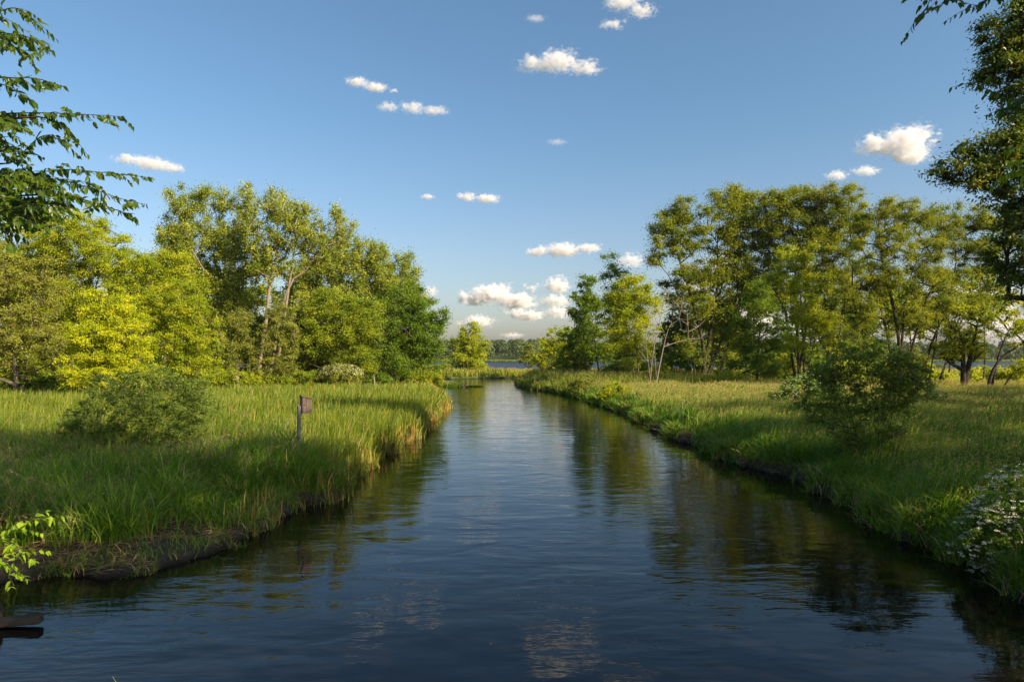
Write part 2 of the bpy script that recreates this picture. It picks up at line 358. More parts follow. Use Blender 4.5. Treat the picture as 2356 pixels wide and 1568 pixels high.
def tree(name, label, cat, Y, stems, lobes, mat, bark='bark', r0=.25, lai=3.6, s=None, clump=None, group=None, leafy=True,
         up=1.2, tipn=None, droop=.25, flat=.7, asp=.6, barkmin=None, extra=None, cname='crown', tname='trunk', dy=0.8, gz=None, edge=.42, cap=170000):
    if mat == 'cotton': clump = clump or .0085*Y; flat = 1.25; droop = -.25
    """stems and lobes in photo-view pixels, set at the tree's own depth Y (lobe: px, py, rx, rz[, metres nearer/farther])"""
    s = s or .0021*Y+.018
    st = []
    for k, stem in enumerate(stems):
        pts = []
        for i, q in enumerate(stem):
            p = at(q[0], q[1], Y); p[1] += (q[2] if len(q) > 2 else 0); pts.append(p)
        bx, by = pts[0][0], pts[0][1]
        pts[0][2] = float(height(np.array([bx]), np.array([by]))[0])-.12 if gz is None else gz
        if len(pts) > 1 and pts[1][2] < pts[0][2]+.1: pts[1][2] = pts[0][2]+.4
        st.append(pts)
    base = st[0][0].copy(); base[2] += .12
    root = empty(name, base); tag(root, label, cat, group)
    LB = []
    for l in lobes:
        p = at(l[0], l[1], Y); p[1] += l[4] if len(l) > 4 else 0
        rx, rz = pr(l[2], Y), pr(l[3], Y); LB.append((p, np.array([rx, max(rx, rz*.5)*dy, rz])))
    vol = np.array([r.prod()**(2/3) for _, r in LB]); area = sum(math.pi*r[0]*r[2] for _, r in LB)
    clump = clump or .0105*Y+.05
    nt_ = tipn or int(np.clip(area*2.6/(clump**2*2.2), 40, 1150))
    ch = rng.choice(len(LB), nt_, p=vol/vol.sum())
    dirs = unit(rng.normal(0, 1, (nt_, 3))); rad = rng.random(nt_)**edge
    C0 = np.array([l[0] for l in LB]); RR = np.array([l[1] for l in LB])
    tips = C0[ch]+dirs*RR[ch]*rad[:, None]
    gh = base[2]+.25
    tips[:, 2] = np.maximum(tips[:, 2], gh+rng.random(nt_)*.4)
    step = max(.35, .011*Y)
    stp = [smoothpath(p, step) if len(p) > 1 else np.array(p) for p in st]
    Pn, par, tipid, nt0 = skeleton(stp, tips, step, up)
    v, f = limbs_mesh(Pn, par, tipid, nt0, r0, barkmin or max(.008, .00025*Y))
    mesh(tname, v-base, f, M[bark], root, smooth=True)
    if leafy:
        n = int(min(cap, lai*1.35*area/(.33*s*s*asp/.6)))
        wt = np.exp(rng.normal(0, .45, nt_)); q = rng.choice(nt_, n, p=wt/wt.sum())
        off = rng.normal(0, 1, (n, 3)); off = unit(off)*np.minimum(np.abs(rng.normal(0, .62, (n, 1)))+.1*rng.random((n, 1)), 1.7)*clump*np.array([1.05, 1.05, flat])
        csz = (.7+.6*rng.random(nt_))[q][:, None]
        Cc = tips[q]+off*csz
        Nn = unit(unit(off)*.7+np.array([0, 0, .25])+rng.normal(0, .5, (n, 3)))
        Ax = unit(unit(off*np.array([1, 1, .3]))*.7+rng.normal(0, .6, (n, 3))+np.array([0, 0, -droop]))
        Ln = s*(.65+.7*rng.random(n)); v, f = leaves(Cc-base, Ax, Nn, Ln, Ln*asp)
        ct = rng.random(nt_)
        rnd = np.clip(.65*ct[q]+.35*rng.random(n), 0, 1)
        mesh(cname, v, f, M[mat], root, rnd=rnd)
    if extra: extra(root, base, tips, LB)
    return root

# ------------------------------------------------------------------ grass builders
def blades(base, h, w, ang, bend, nseg=3, facing=None):
    n = len(base); t = np.linspace(0, 1, nseg+1)
    dx = np.cos(ang)[:, None]; dyv = np.sin(ang)[:, None]
    H = h[:, None]; Bn = bend[:, None]; tt = t[None]
    off = H*Bn*tt**2*.9; z = H*(tt-.42*Bn*tt**2.2)
    cx = base[:, 0:1]+dx*off; cy = base[:, 1:2]+dyv*off; cz = base[:, 2:3]+z
    fa = rng.random(n)*np.pi*2 if facing is None else facing
    wx = np.cos(fa)[:, None]; wy = np.sin(fa)[:, None]
    prof = np.array([.8, 1.0, .75, .12]) if nseg == 3 else (np.array([.9, 1, .12]) if nseg == 2 else np.interp(t, [0, .3, .7, 1], [.8, 1, .7, .08]))
    ww = w[:, None]*prof[None]*.5
    A = np.stack([cx-wx*ww, cy-wy*ww, cz], -1); B = np.stack([cx+wx*ww, cy+wy*ww, cz], -1)
    v = np.stack([A, B], 2).reshape(n, -1, 3)          # n,(nseg+1)*2,3
    b = (np.arange(n)*(nseg+1)*2)[:, None]; i = (np.arange(nseg)*2)[None]
    f = np.stack([b+i, b+i+1, b+i+3, b+i+2], -1).reshape(-1, 4)
    tip = np.stack([cx[:, -1], cy[:, -1], cz[:, -1]], -1)
    tdir = unit(np.stack([cx[:, -1]-cx[:, -2], cy[:, -1]-cy[:, -2], cz[:, -1]-cz[:, -2]], -1))
    return v.reshape(-1, 3), f, tip, tdir
def scatter(x0, x1, y0, y1, dens, cond):
    """dens(y) blades a square metre; cond(x, y, d) -> keep probability"""
    out = []
    ys = [y0]
    while ys[-1] < y1: ys.append(min(y1, ys[-1]*1.18))
    for a, b in zip(ys[:-1], ys[1:]):
        m = .5*(a+b); lim = b*.80+1.5
        xa, xb = max(x0, -lim), min(x1, lim)
        if xb <= xa: continue
        n = int((b-a)*(xb-xa)*dens(m))
        if not n: continue
        x = rng.uniform(xa, xb, n); y = rng.uniform(a, b, n); d = sdist(x, y)
        k = rng.random(n) < cond(x, y, d)
        x, y, d = x[k], y[k], d[k]
        out.append(np.stack([x, y, height(x, y, d), d], 1))
    return np.concatenate(out)
def patchy(x, y, s=1.0, k=0):
    return .5+.25*np.sin(x*.9*s+1.3*k+1.7*np.sin(y*.6*s))+.25*np.sin(y*1.1*s+.7*k+1.5*np.sin(x*.7*s+k))
def heads(tip, tdir, L, W, nd, spread, droop=.5):
    """a seed head on every tip: nd little spikelets strung along it"""
    n = len(tip); t = rng.random((n, nd)); side = rng.normal(0, 1, (n, nd, 3))
    dirn = unit(tdir[:, None]*1.0+np.array([0, 0, -droop])*t[..., None]+.0)
    c_ = tip[:, None]-tdir[:, None]*L[:, None, None]*.45+dirn*(t*L[:, None])[..., None]+side*spread*(1-.6*t[..., None])
    A = unit(dirn+side*.35); Nn = rng.normal(0, 1, (n, nd, 3))
    ll = np.repeat(W, nd)*(.8+.6*rng.random(n*nd))
    v, f = leaves(c_.reshape(-1, 3), A.reshape(-1, 3), Nn.reshape(-1, 3), ll, ll*.42, .05)
    return v, f
def grassfield(name, label, cat, pts, hfun, wfun, mats, headfrac=0, headL=.16, headnd=5, headW=.05, spread=.02, bend=(.15, .5), lean=None, nseg=3, strawfrac=0, droop=.5, parent=None, headcond=None):
    x, y, z, d = pts.T; n = len(x); print('FIELD', name, n)
    h = hfun(x, y, d)*(.7+.45*rng.random(n)); wd = wfun(y)*(.7+.6*rng.random(n))
    ang = rng.random(n)*2*np.pi if lean is None else lean[0]+rng.normal(0, lean[1], n)
    bd = rng.uniform(bend[0], bend[1], n)
    v, f, tip, td = blades(np.stack([x, y, z-.03], 1), h, wd, ang, bd, nseg)
    pa = patchy(x, y, .8)
    rb = np.clip(.42*pa+.25*patchy(x, y, 2.4, 6)+.85*(rng.random(n)-.5)+.14, 0, 1); rf = np.repeat(rb, nseg); mi = np.zeros(n, int)
    if strawfrac: mi[rng.random(n) < strawfrac] = 2
    mi = np.repeat(mi, nseg); parts = [(v, f)]
    if headfrac:
        hp = headfrac*(headcond(x, y, d) if headcond else 1)
        k = (rng.random(n) < hp) & (h > .45)
        scale = np.maximum(1, y[k]/40)
        hv, hf = heads(tip[k], td[k], headL*(.7+.6*rng.random(k.sum())), headW*scale, headnd, spread, droop)
        parts.append((hv, hf)); rf = np.concatenate([rf, rng.random(len(hf))]); mi = np.concatenate([mi, np.ones(len(hf), int)])
    V, Fc = join(parts)
    o = mesh(name, V, Fc, [M[m] for m in mats], parent, rnd=rf, mi=mi)
    return tag(o, label, cat, kind='stuff')

# ------------------------------------------------------------------ trees: left bank, from the far left to the point
LG = 'trees along the left bank'
tree('willow_tree', 'thin brownish willow with bare grey twigs at the far left edge of the left bank', 'tree', 50, [[(40, 890), (30, 780), (10, 640), (-10, 540)], [(45, 890), (70, 760), (100, 650)]],
     [(20, 700, 110, 120), (-40, 620, 90, 90), (60, 800, 90, 70), (-60, 780, 80, 90), (100, 640, 60, 60)], 'brownish', 'bark', .3, 2.6, clump=.5, group=LG, barkmin=.012)
tree('broadleaf_tree', 'broad yellow-green tree rising behind the overhanging elm twigs at the far left', 'tree', 62, [[(130, 890), (135, 700), (150, 560)], [(140, 890), (210, 690), (240, 600)]],
     [(120, 540, 120, 75), (200, 560, 100, 70), (60, 600, 100, 80), (250, 640, 100, 80), (150, 700, 130, 100), (300, 610, 60, 50)], 'lime', 'bark', .34, 3.2, group=LG)
tree('broadleaf_tree', 'rounded olive-green tree standing between the yellow-green tree and the tall cottonwoods on the left', 'tree', 60, [[(380, 890), (375, 740), (350, 640)], [(385, 890), (420, 720)]],
     [(340, 640, 75, 65), (390, 600, 50, 35), (290, 700, 70, 70), (420, 680, 60, 60)], 'lime', 'bark', .26, 3.4, group=LG)
tree('maple_tree', 'bright yellow leaved small maple glowing above the willow shrub on the left', 'tree', 46, [[(245, 905), (240, 820), (235, 720)], [(250, 905), (290, 800)]],
     [(245, 700, 55, 50), (215, 770, 68, 60), (285, 760, 60, 60), (190, 850, 52, 55), (250, 850, 70, 50), (310, 840, 45, 50)], 'yellow', 'bark', .16, 4.2, clump=.42, group=LG)
tree('maple_tree', 'fresh green bushy maple just right of the bright yellow one', 'tree', 50, [[(430, 900), (425, 820), (415, 720)], [(425, 900), (380, 780)]],
     [(410, 700, 65, 60), (450, 770, 62, 75), (390, 790, 70, 70), (345, 720, 50, 55), (460, 850, 55, 45), (385, 860, 65, 40)], 'lime', 'bark', .18, 4.0, clump=.45, group=LG)
tree('cottonwood_tree', 'tallest left cottonwood with a feathery top and pale straight trunk', 'tree', 74, [[(500, 885), (500, 740), (500, 640), (480, 520), (470, 450)], [(500, 700), (530, 600), (560, 480)], [(500, 760), (440, 620), (410, 520)]],
     [(430, 470, 52, 48), (400, 540, 40, 50), (490, 465, 50, 45), (560, 480, 36, 60), (460, 560, 80, 65), (540, 570, 60, 70), (400, 590, 45, 50), (500, 640, 80, 60), (440, 650, 60, 60), (550, 700, 50, 60), (480, 740, 60, 60), (590, 600, 34, 50)], 'cotton', 'barkpale', .3, 3.6, group=LG)
tree('cottonwood_tree', 'pale forked cottonwood whose trunk splits low into two slanting limbs', 'tree', 70, [[(597, 885), (598, 830), (612, 740), (620, 660), (635, 600), (640, 500), (650, 460)], [(614, 722), (660, 670), (705, 620), (745, 560)], [(630, 640), (680, 560), (700, 490)]],
     [(640, 480, 55, 42), (700, 500, 48, 45), (610, 540, 45, 55), (680, 560, 70, 55), (740, 560, 50, 50), (620, 610, 45, 40), (775, 495, 18, 22), (790, 530, 25, 30)], 'cotton', 'barkpale', .36, 2.8, group=LG)
tree('cottonwood_tree', 'cottonwood with a ragged top standing behind the forked pale one', 'tree', 80, [[(760, 880), (758, 740), (765, 620), (770, 540)], [(760, 760), (800, 660)]],
     [(780, 590, 60, 50), (740, 640, 60, 60), (820, 600, 50, 55), (790, 690, 80, 60), (850, 590, 40, 46), (720, 700, 60, 60), (690, 640, 40, 50)], 'cotton', 'barkdark', .3, 3.2, group=LG)
tree('cottonwood_tree', 'lower cottonwood with single sprigs against the sky, nearest the point on the left', 'tree', 82, [[(880, 880), (885, 760), (890, 640)], [(885, 800), (930, 680)]],
     [(870, 600, 45, 42), (900, 650, 60, 55), (940, 640, 28, 45), (940, 600, 14, 22), (850, 680, 60, 60), (960, 690, 32, 40)], 'cotton', 'barkdark', .26, 3.4, group=LG)
tree('boxelder_tree', 'dense deep green tree overhanging the water at the end of the left bank', 'tree', 78, [[(905, 880), (915, 840), (935, 790), (950, 720)], [(900, 880), (895, 800), (880, 720)], [(910, 880), (960, 830), (1000, 800)]],
     [(940, 700, 62, 60), (985, 720, 42, 45), (905, 760, 80, 60), (975, 775, 55, 50), (870, 720, 50, 60), (1010, 740, 26, 30), (930, 830, 70, 40), (1000, 820, 28, 28)], 'dark', 'barkdark', .28, 3.8, group=LG)
tree('boxelder_tree', 'mid green spreading tree with dark leaning stems in the middle of the left bank', 'tree', 72, [[(780, 885), (785, 820), (775, 740)], [(850, 885), (870, 810), (900, 740)], [(820, 885), (815, 800)]],
     [(760, 720, 62, 55), (800, 770, 70, 55), (730, 790, 50, 50), (850, 740, 50, 50), (740, 690, 40, 35), (830, 830, 60, 32)], 'mid', 'barkdark', .22, 3.4, group=LG)
tree('willow_tree', 'grey-green young willow wrapped round the foot of the forked cottonwood', 'tree', 64, [[(610, 888), (618, 800), (640, 730)], [(605, 888), (660, 800)]],
     [(640, 730, 42, 48), (620, 790, 45, 50), (665, 780, 30, 45), (600, 840, 35, 30), (655, 830, 35, 30)], 'willow', 'barkpale', .12, 3.0, clump=.45, group=LG, asp=.4)
tree('willow_tree', 'narrow grey-green willow between the fresh green maple and the forked cottonwood', 'tree', 63, [[(545, 890), (548, 820), (555, 740)], [(540, 890), (520, 800)]],
     [(550, 740, 30, 40), (535, 800, 32, 45), (565, 800, 28, 45), (530, 850, 30, 25)], 'willow', 'bark', .11, 3.0, clump=.42, group=LG, asp=.4)
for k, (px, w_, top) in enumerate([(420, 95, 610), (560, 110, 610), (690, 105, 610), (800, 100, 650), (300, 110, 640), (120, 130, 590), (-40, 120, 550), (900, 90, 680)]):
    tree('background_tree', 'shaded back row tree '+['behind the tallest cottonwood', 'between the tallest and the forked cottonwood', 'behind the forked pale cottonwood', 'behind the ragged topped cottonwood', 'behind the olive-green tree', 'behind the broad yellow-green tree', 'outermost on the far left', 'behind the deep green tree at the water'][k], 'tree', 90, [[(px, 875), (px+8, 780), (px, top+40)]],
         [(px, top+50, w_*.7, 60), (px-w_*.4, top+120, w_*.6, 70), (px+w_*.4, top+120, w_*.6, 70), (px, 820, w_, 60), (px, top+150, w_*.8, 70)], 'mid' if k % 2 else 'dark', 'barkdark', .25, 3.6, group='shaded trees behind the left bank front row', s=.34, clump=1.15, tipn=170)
SG = 'low shrubs at the foot of the left bank trees'
for k, (px, py, rx, rz, Y, mt, lab) in enumerate([
        (785, 862, 50, 26, 66, 'willow', 'domed shrub dotted with creamy blossom at the edge of the cattails'),
        (700, 868, 45, 22, 66, 'mid', 'low green shrub left of the creamy blossoming shrub'),
        (500, 868, 50, 26, 60, 'mid', 'low green shrub at the foot of the tallest cottonwood'),
        (575, 872, 32, 20, 62, 'lime', 'small bright shrub beside the foot of the forked pale trunk'),
        (640, 872, 35, 20, 64, 'mid', 'low green shrub just right of the forked pale trunk'),
        (865, 868, 40, 18, 72, 'dark', 'low dark shrub between leaning stems beyond the cattails'),
        (985, 866, 36, 22, 82, 'lime', 'bright shrub at the water edge below the deep green tree'),
        (100, 880, 90, 30, 52, 'dark', 'dark shrub below the brownish willow at the far left'),
        (755, 835, 55, 42, 78, 'mid', 'tall leafy thicket behind the creamy blossoming shrub'),
        (670, 820, 50, 50, 76, 'mid', 'tall leafy thicket behind the grey-green young willow'),
        (860, 830, 55, 42, 86, 'dark', 'dark thicket among the leaning stems near the left point'),
        (480, 830, 50, 50, 70, 'mid', 'tall thicket right of the fresh green maple'),
        (30, 840, 90, 60, 60, 'mid', 'leafy thicket at the far left behind the cattails')]):
    def fl(root, base, tips, LB, k=k):
        if k: return
        n = 700; q = unit(rng.normal(0, 1, (n, 3))); q[:, 2] = abs(q[:, 2]); C_ = LB[0][0]+q*LB[0][1]*1.03-base
        v, f = leaves(C_, rng.normal(0, 1, (n, 3)), q+rng.normal(0, .3, (n, 3)), np.full(n, .12), np.full(n, .10)); mesh('blossom', v, f, M['cream'], root, rnd=rng.random(n))
    tree('shrub', lab, 'shrub', Y, [[(px, 888), (px, py)], [(px+6, 888), (px+rx*.5, py)], [(px-6, 888), (px-rx*.5, py)]], [(px, py, rx, rz), (px-rx*.5, py+6, rx*.6, rz*.7), (px+rx*.5, py+6, rx*.6, rz*.7)], mt, 'bark', .04, 4, clump=.35, group=SG, extra=fl, cname='leaves', tname='stems')
tree('round_tree', 'rounded yellow-green tree standing alone at the bend across the end of the stream', 'tree', 126, [[(1075, 868), (1078, 830), (1080, 780)], [(1070, 868), (1055, 810)], [(1080, 868), (1100, 820)]],
     [(1082, 768, 30, 30), (1062, 795, 28, 36), (1098, 800, 25, 36), (1080, 825, 40, 34), (1050, 830, 24, 30), (1095, 850, 30, 18), (1078, 856, 46, 14), (1045, 862, 30, 8), (1100, 864, 26, 6)], 'lime', 'bark', .2, 4.2, clump=.75, s=.3)
tree('shrub', 'low bright shrub at the waterline left of the lone rounded tree', 'shrub', 122, [[(1030, 868), (1028, 850)]], [(1028, 846, 20, 20), (1010, 855, 16, 12), (1045, 858, 14, 9)], 'mid', 'bark', .06, 4, s=.3, clump=.6, cname='leaves', tname='stems')

# ------------------------------------------------------------------ trees: right bank, from the point to the right edge
RG = 'trees along the right bank'
tree('boxelder_tree', 'low rounded yellow-green tree furthest along the right bank', 'tree', 112, [[(1290, 872), (1288, 830), (1285, 780)], [(1295, 872), (1320, 810)]],
     [(1290, 775, 30, 28), (1265, 805, 30, 30), (1310, 800, 34, 40), (1340, 815, 30, 40), (1245, 828, 20, 22), (1265, 845, 30, 16), (1310, 845, 34, 20)], 'lime', 'barkdark', .2, 4.4, s=.3, clump=.7, group=RG)
tree('sapling_tree', 'small pale green tree beside the lake at the tip of the right bank', 'tree', 132, [[(1215, 865), (1216, 830)]],
     [(1216, 808, 16, 18), (1208, 826, 18, 16), (1228, 826, 16, 18)], 'willow', 'bark', .12, 3.4, s=.3, clump=.6, group=RG)
tree('boxelder_tree', 'dark low branched tree standing left of the slim dark tree', 'tree', 98, [[(1325, 875), (1322, 830), (1320, 790)]],
     [(1322, 785, 32, 36), (1345, 820, 30, 30), (1300, 830, 28, 28), (1330, 850, 36, 18)], 'mid', 'barkdark', .18, 4.4, s=.28, clump=.6, group=RG)
tree('slim_tree', 'slim dark tree with a straight bare lower trunk by the water', 'tree', 84, [[(1382, 880), (1372, 810), (1362, 730), (1352, 660), (1350, 635)]],
     [(1350, 652, 20, 24), (1340, 690, 28, 26), (1366, 700, 22, 26), (1330, 735, 26, 22), (1368, 760, 28, 22), (1345, 780, 26, 18), (1385, 815, 32, 22), (1318, 715, 16, 14), (1350, 745, 34, 34), (1352, 690, 30, 36), (1360, 800, 30, 24)], 'dark', 'barkdark', .17, 3.8, clump=.62, group=RG)
tree('ash_tree', 'narrow topped dark green tree rising behind the yellow-green one near the dead tree', 'tree', 90, [[(1420, 875), (1415, 780), (1408, 680), (1405, 610)]],
     [(1406, 604, 24, 22), (1415, 640, 34, 28), (1395, 680, 30, 30), (1430, 700, 40, 44), (1410, 750, 40, 44), (1430, 800, 44, 34)], 'dark', 'barkdark', .2, 2.8, group=RG)
tree('maple_tree', 'yellow-green tree with slender pale trunk left of the bare dead tree', 'tree', 76, [[(1470, 875), (1466, 810), (1455, 740), (1450, 680)], [(1466, 800), (1430, 720)], [(1420, 875), (1422, 800)]],
     [(1455, 660, 42, 36), (1420, 700, 36, 34), (1485, 690, 36, 34), (1440, 745, 50, 34), (1490, 740, 34, 30), (1415, 780, 40, 30), (1470, 790, 38, 26), (1450, 700, 50, 44), (1440, 830, 40, 22)], 'lime', 'bark', .15, 3.2, group=RG)
tree('dead_tree', 'bare bleached dead tree leaning right in front of the green wood', 'tree', 66, [[(1494, 880), (1500, 830), (1510, 770), (1522, 720), (1530, 670)], [(1505, 790), (1540, 750), (1580, 735)], [(1512, 750), (1500, 700)], [(1500, 815), (1485, 780)]],
     [(1528, 675, 30, 24), (1560, 700, 34, 24), (1582, 740, 44, 22), (1498, 745, 18, 30), (1600, 775, 26, 16), (1482, 800, 16, 20)], 'brownish', 'deadwood', .13, 1, leafy=False, tipn=150, barkmin=.014, tname='trunk', up=2.0, group='dead trees and stumps')
tree('cottonwood_tree', 'big wide crowned tree arching toward the stream with several dark limbs', 'tree', 82, [[(1622, 876), (1618, 800), (1600, 720), (1580, 650), (1560, 590)], [(1612, 760), (1650, 660), (1650, 560), (1660, 480)], [(1605, 740), (1560, 680), (1520, 610)], [(1618, 790), (1690, 700), (1700, 620)]],
     [(1510, 560, 42, 34), (1530, 510, 38, 32), (1580, 485, 50, 34), (1640, 470, 50, 34), (1560, 560, 60, 45), (1640, 550, 60, 50), (1690, 520, 44, 50), (1500, 600, 30, 20), (1700, 600, 44, 40), (1600, 640, 60, 40), (1560, 520, 60, 40), (1640, 700, 60, 50), (1690, 780, 50, 40), (1590, 800, 40, 40), (1560, 660, 50, 40), (1650, 620, 60, 40)], 'ash', 'barkdark', .36, 3.2, group=RG)
tree('cottonwood_tree', 'tall tree with the highest left shoulder of the right wood, pale sunlit trunk', 'tree', 84, [[(1634, 874), (1640, 800), (1650, 700), (1690, 560), (1710, 470)], [(1650, 720), (1730, 580)]],
     [(1710, 460, 50, 30), (1750, 500, 50, 48), (1700, 540, 50, 50), (1770, 570, 46, 50), (1740, 640, 60, 60), (1690, 640, 50, 50), (1660, 740, 50, 50), (1700, 460, 60, 36)], 'ash', 'barkpale', .3, 3.2, group=RG)
tree('cottonwood_tree', 'full topped yellow-green tree at the crest of the right wood', 'tree', 80, [[(1840, 876), (1835, 780), (1830, 660), (1835, 520)], [(1832, 720), (1790, 600)], [(1833, 700), (1880, 590)]],
     [(1800, 470, 45, 38), (1850, 460, 50, 34), (1830, 520, 70, 50), (1790, 560, 50, 50), (1880, 550, 50, 50), (1840, 620, 70, 50), (1780, 680, 60, 50), (1760, 500, 50, 40), (1890, 640, 50, 50), (1880, 490, 40, 36)], 'ash', 'barkdark', .3, 3.6, group=RG)
tree('cottonwood_tree', 'feathery olive tree with fanning upright limbs right of the crest', 'tree', 78, [[(1900, 878), (1905, 780), (1915, 680), (1920, 560)], [(1912, 700), (1890, 560)], [(1914, 690), (1960, 560)]],
     [(1910, 460, 48, 34), (1960, 450, 44, 30), (1930, 510, 60, 45), (1980, 500, 45, 45), (1890, 560, 45, 45), (1950, 590, 60, 60), (1920, 680, 60, 60), (1940, 780, 60, 50)], 'ash', 'barkdark', .26, 3.2, group=RG)
tree('maple_tree', 'vivid yellow-green layered tree in the middle of the right wood', 'tree', 66, [[(1848, 882), (1850, 820), (1845, 740), (1840, 640)], [(1850, 800), (1890, 700)], [(1850, 800), (1810, 720)]],
     [(1835, 590, 50, 36), (1800, 640, 45, 36), (1870, 660, 50, 40), (1825, 720, 50, 38), (1890, 740, 44, 36), (1850, 790, 50, 26)], 'lime', 'bark', .2, 2.8, group=RG)
tree('boxelder_tree', 'dense dark green tree in the shade left of the vivid layered tree', 'tree', 74, [[(1740, 878), (1745, 800), (1750, 720)]],
     [(1745, 690, 46, 50), (1720, 760, 48, 50), (1775, 780, 46, 50), (1740, 835, 60, 36)], 'dark', 'barkdark', .24, 4, group=RG)
tree('ash_tree', 'tall ash with drooping dark leaf fans and a trunk forking into steep limbs', 'tree', 60, [[(2068, 892), (2070, 820), (2065, 760), (2050, 680), (2030, 600), (2020, 500)], [(2066, 770), (2085, 680), (2110, 600)], [(2066, 770), (2030, 720), (1990, 660)], [(2070, 790), (2120, 720), (2150, 650)]],
     [(2050, 480, 52, 32), (2110, 490, 50, 36), (2010, 520, 46, 44), (2070, 560, 70, 46), (1990, 600, 50, 50), (2140, 560, 46, 46), (2060, 640, 80, 50), (1970, 680, 50, 55), (2140, 640, 55, 46), (2000, 760, 50, 60), (2100, 720, 50, 40), (2120, 830, 50, 30)], 'ash', 'barkdark', .3, 3.0, group=RG, droop=.6, asp=.42)
tree('ash_tree', 'sunlit yellow-green ash with open gaps near the right edge', 'tree', 63, [[(2110, 890), (2140, 800), (2180, 700), (2200, 600)], [(2150, 780), (2230, 700), (2300, 655)], [(2130, 830), (2160, 730), (2150, 600)]],
     [(2200, 500, 60, 38), (2260, 500, 50, 34), (2180, 560, 50, 40), (2250, 580, 50, 45), (2200, 640, 50, 34), (2290, 640, 40, 36), (2170, 700, 60, 36), (2110, 740, 56, 40), (2200, 780, 60, 40), (2270, 560, 50, 70), (2150, 520, 50, 50), (2230, 700, 50, 30)], 'ash', 'barkdark', .24, 2.7, group=RG, droop=.6, asp=.42)
tree('broadleaf_tree', 'stout dark trunk with ivy-like leaves standing in the golden grass near the right edge', 'tree', 60, [[(2217, 893), (2216, 830), (2212, 780), (2195, 730)], [(2213, 800), (2250, 740)]],
     [(2210, 760, 44, 34), (2235, 800, 30, 34), (2190, 810, 30, 30), (2240, 720, 40, 30)], 'lime', 'barkdark', .42, 1.9, group=RG, tipn=110)
tree('broadleaf_tree', 'low tree with black limbs slanting up to the right at the right edge', 'tree', 58, [[(2268, 890), (2285, 850), (2320, 810), (2370, 780)], [(2276, 870), (2300, 810), (2320, 760)], [(2290, 846), (2350, 830)]],
     [(2310, 740, 50, 40), (2360, 770, 40, 36), (2340, 700, 44, 30), (2400, 720, 60, 60), (2350, 840, 40, 20)], 'lime', 'barkdark', .26, 2.0, group=RG)
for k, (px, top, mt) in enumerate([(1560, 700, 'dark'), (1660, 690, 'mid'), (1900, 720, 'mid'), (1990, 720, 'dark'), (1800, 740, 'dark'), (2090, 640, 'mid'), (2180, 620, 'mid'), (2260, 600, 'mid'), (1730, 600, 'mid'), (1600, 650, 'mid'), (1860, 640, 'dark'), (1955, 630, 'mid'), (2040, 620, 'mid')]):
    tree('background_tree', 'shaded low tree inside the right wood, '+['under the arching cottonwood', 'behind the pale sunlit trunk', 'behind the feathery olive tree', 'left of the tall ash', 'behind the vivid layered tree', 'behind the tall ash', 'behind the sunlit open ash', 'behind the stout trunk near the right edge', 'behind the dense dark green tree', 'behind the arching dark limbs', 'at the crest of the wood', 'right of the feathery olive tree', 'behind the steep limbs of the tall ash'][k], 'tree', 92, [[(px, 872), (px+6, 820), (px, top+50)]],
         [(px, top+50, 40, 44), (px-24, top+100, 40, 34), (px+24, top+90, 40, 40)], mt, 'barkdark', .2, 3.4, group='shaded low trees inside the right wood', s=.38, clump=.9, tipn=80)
tree('shrub', 'rounded olive thicket below the low trees near the point of the right bank', 'shrub', 94, [[(1262, 880), (1262, 862)]], [(1262, 858, 36, 14), (1300, 862, 30, 12)], 'willow', 'bark', .05, 4, s=.25, clump=.5, cname='leaves', tname='stems')
for k, (px, py, rx, rz, Y, mt) in enumerate([(1440, 845, 50, 26, 92, 'mid'), (1560, 835, 50, 34, 88, 'dark'), (1640, 845, 46, 24, 94, 'mid'), (1700, 830, 44, 38, 88, 'dark'), (1790, 840, 46, 32, 84, 'mid'), (1880, 835, 44, 34, 88, 'dark'), (1950, 850, 46, 22, 76, 'lime'), (2040, 850, 50, 22, 80, 'lime'), (2130, 855, 50, 20, 78, 'lime'), (2270, 860, 60, 18, 72, 'lime'), (2370, 858, 50, 22, 70, 'lime'), (1500, 850, 40, 22, 84, 'mid')]):
    tree('understory_shrub', 'leafy understory shrub '+['left of the dead tree', 'right of the dead tree', 'beside the pale sunlit trunk', 'left of the dense dark green tree', 'left of the vivid layered tree', 'right of the vivid layered tree', 'behind the left white flowered shrub', 'behind the leafy sapling', 'behind the right white flowered shrub', 'just right of the stout trunk', 'outermost at the right edge', 'right behind the dead tree'][k], 'shrub', Y, [[(px, 880), (px, py)], [(px+8, 880), (px+rx*.5, py)], [(px-8, 880), (px-rx*.5, py)]], [(px, py, rx, rz), (px-rx*.6, py+8, rx*.6, rz*.7), (px+rx*.6, py+8, rx*.6, rz*.7)], mt, 'barkdark', .06, 3.2, s=.27, clump=.6, group='understory shrubs inside the right wood', cname='leaves', tname='stems')
RS = 'shrubs on the right bank'
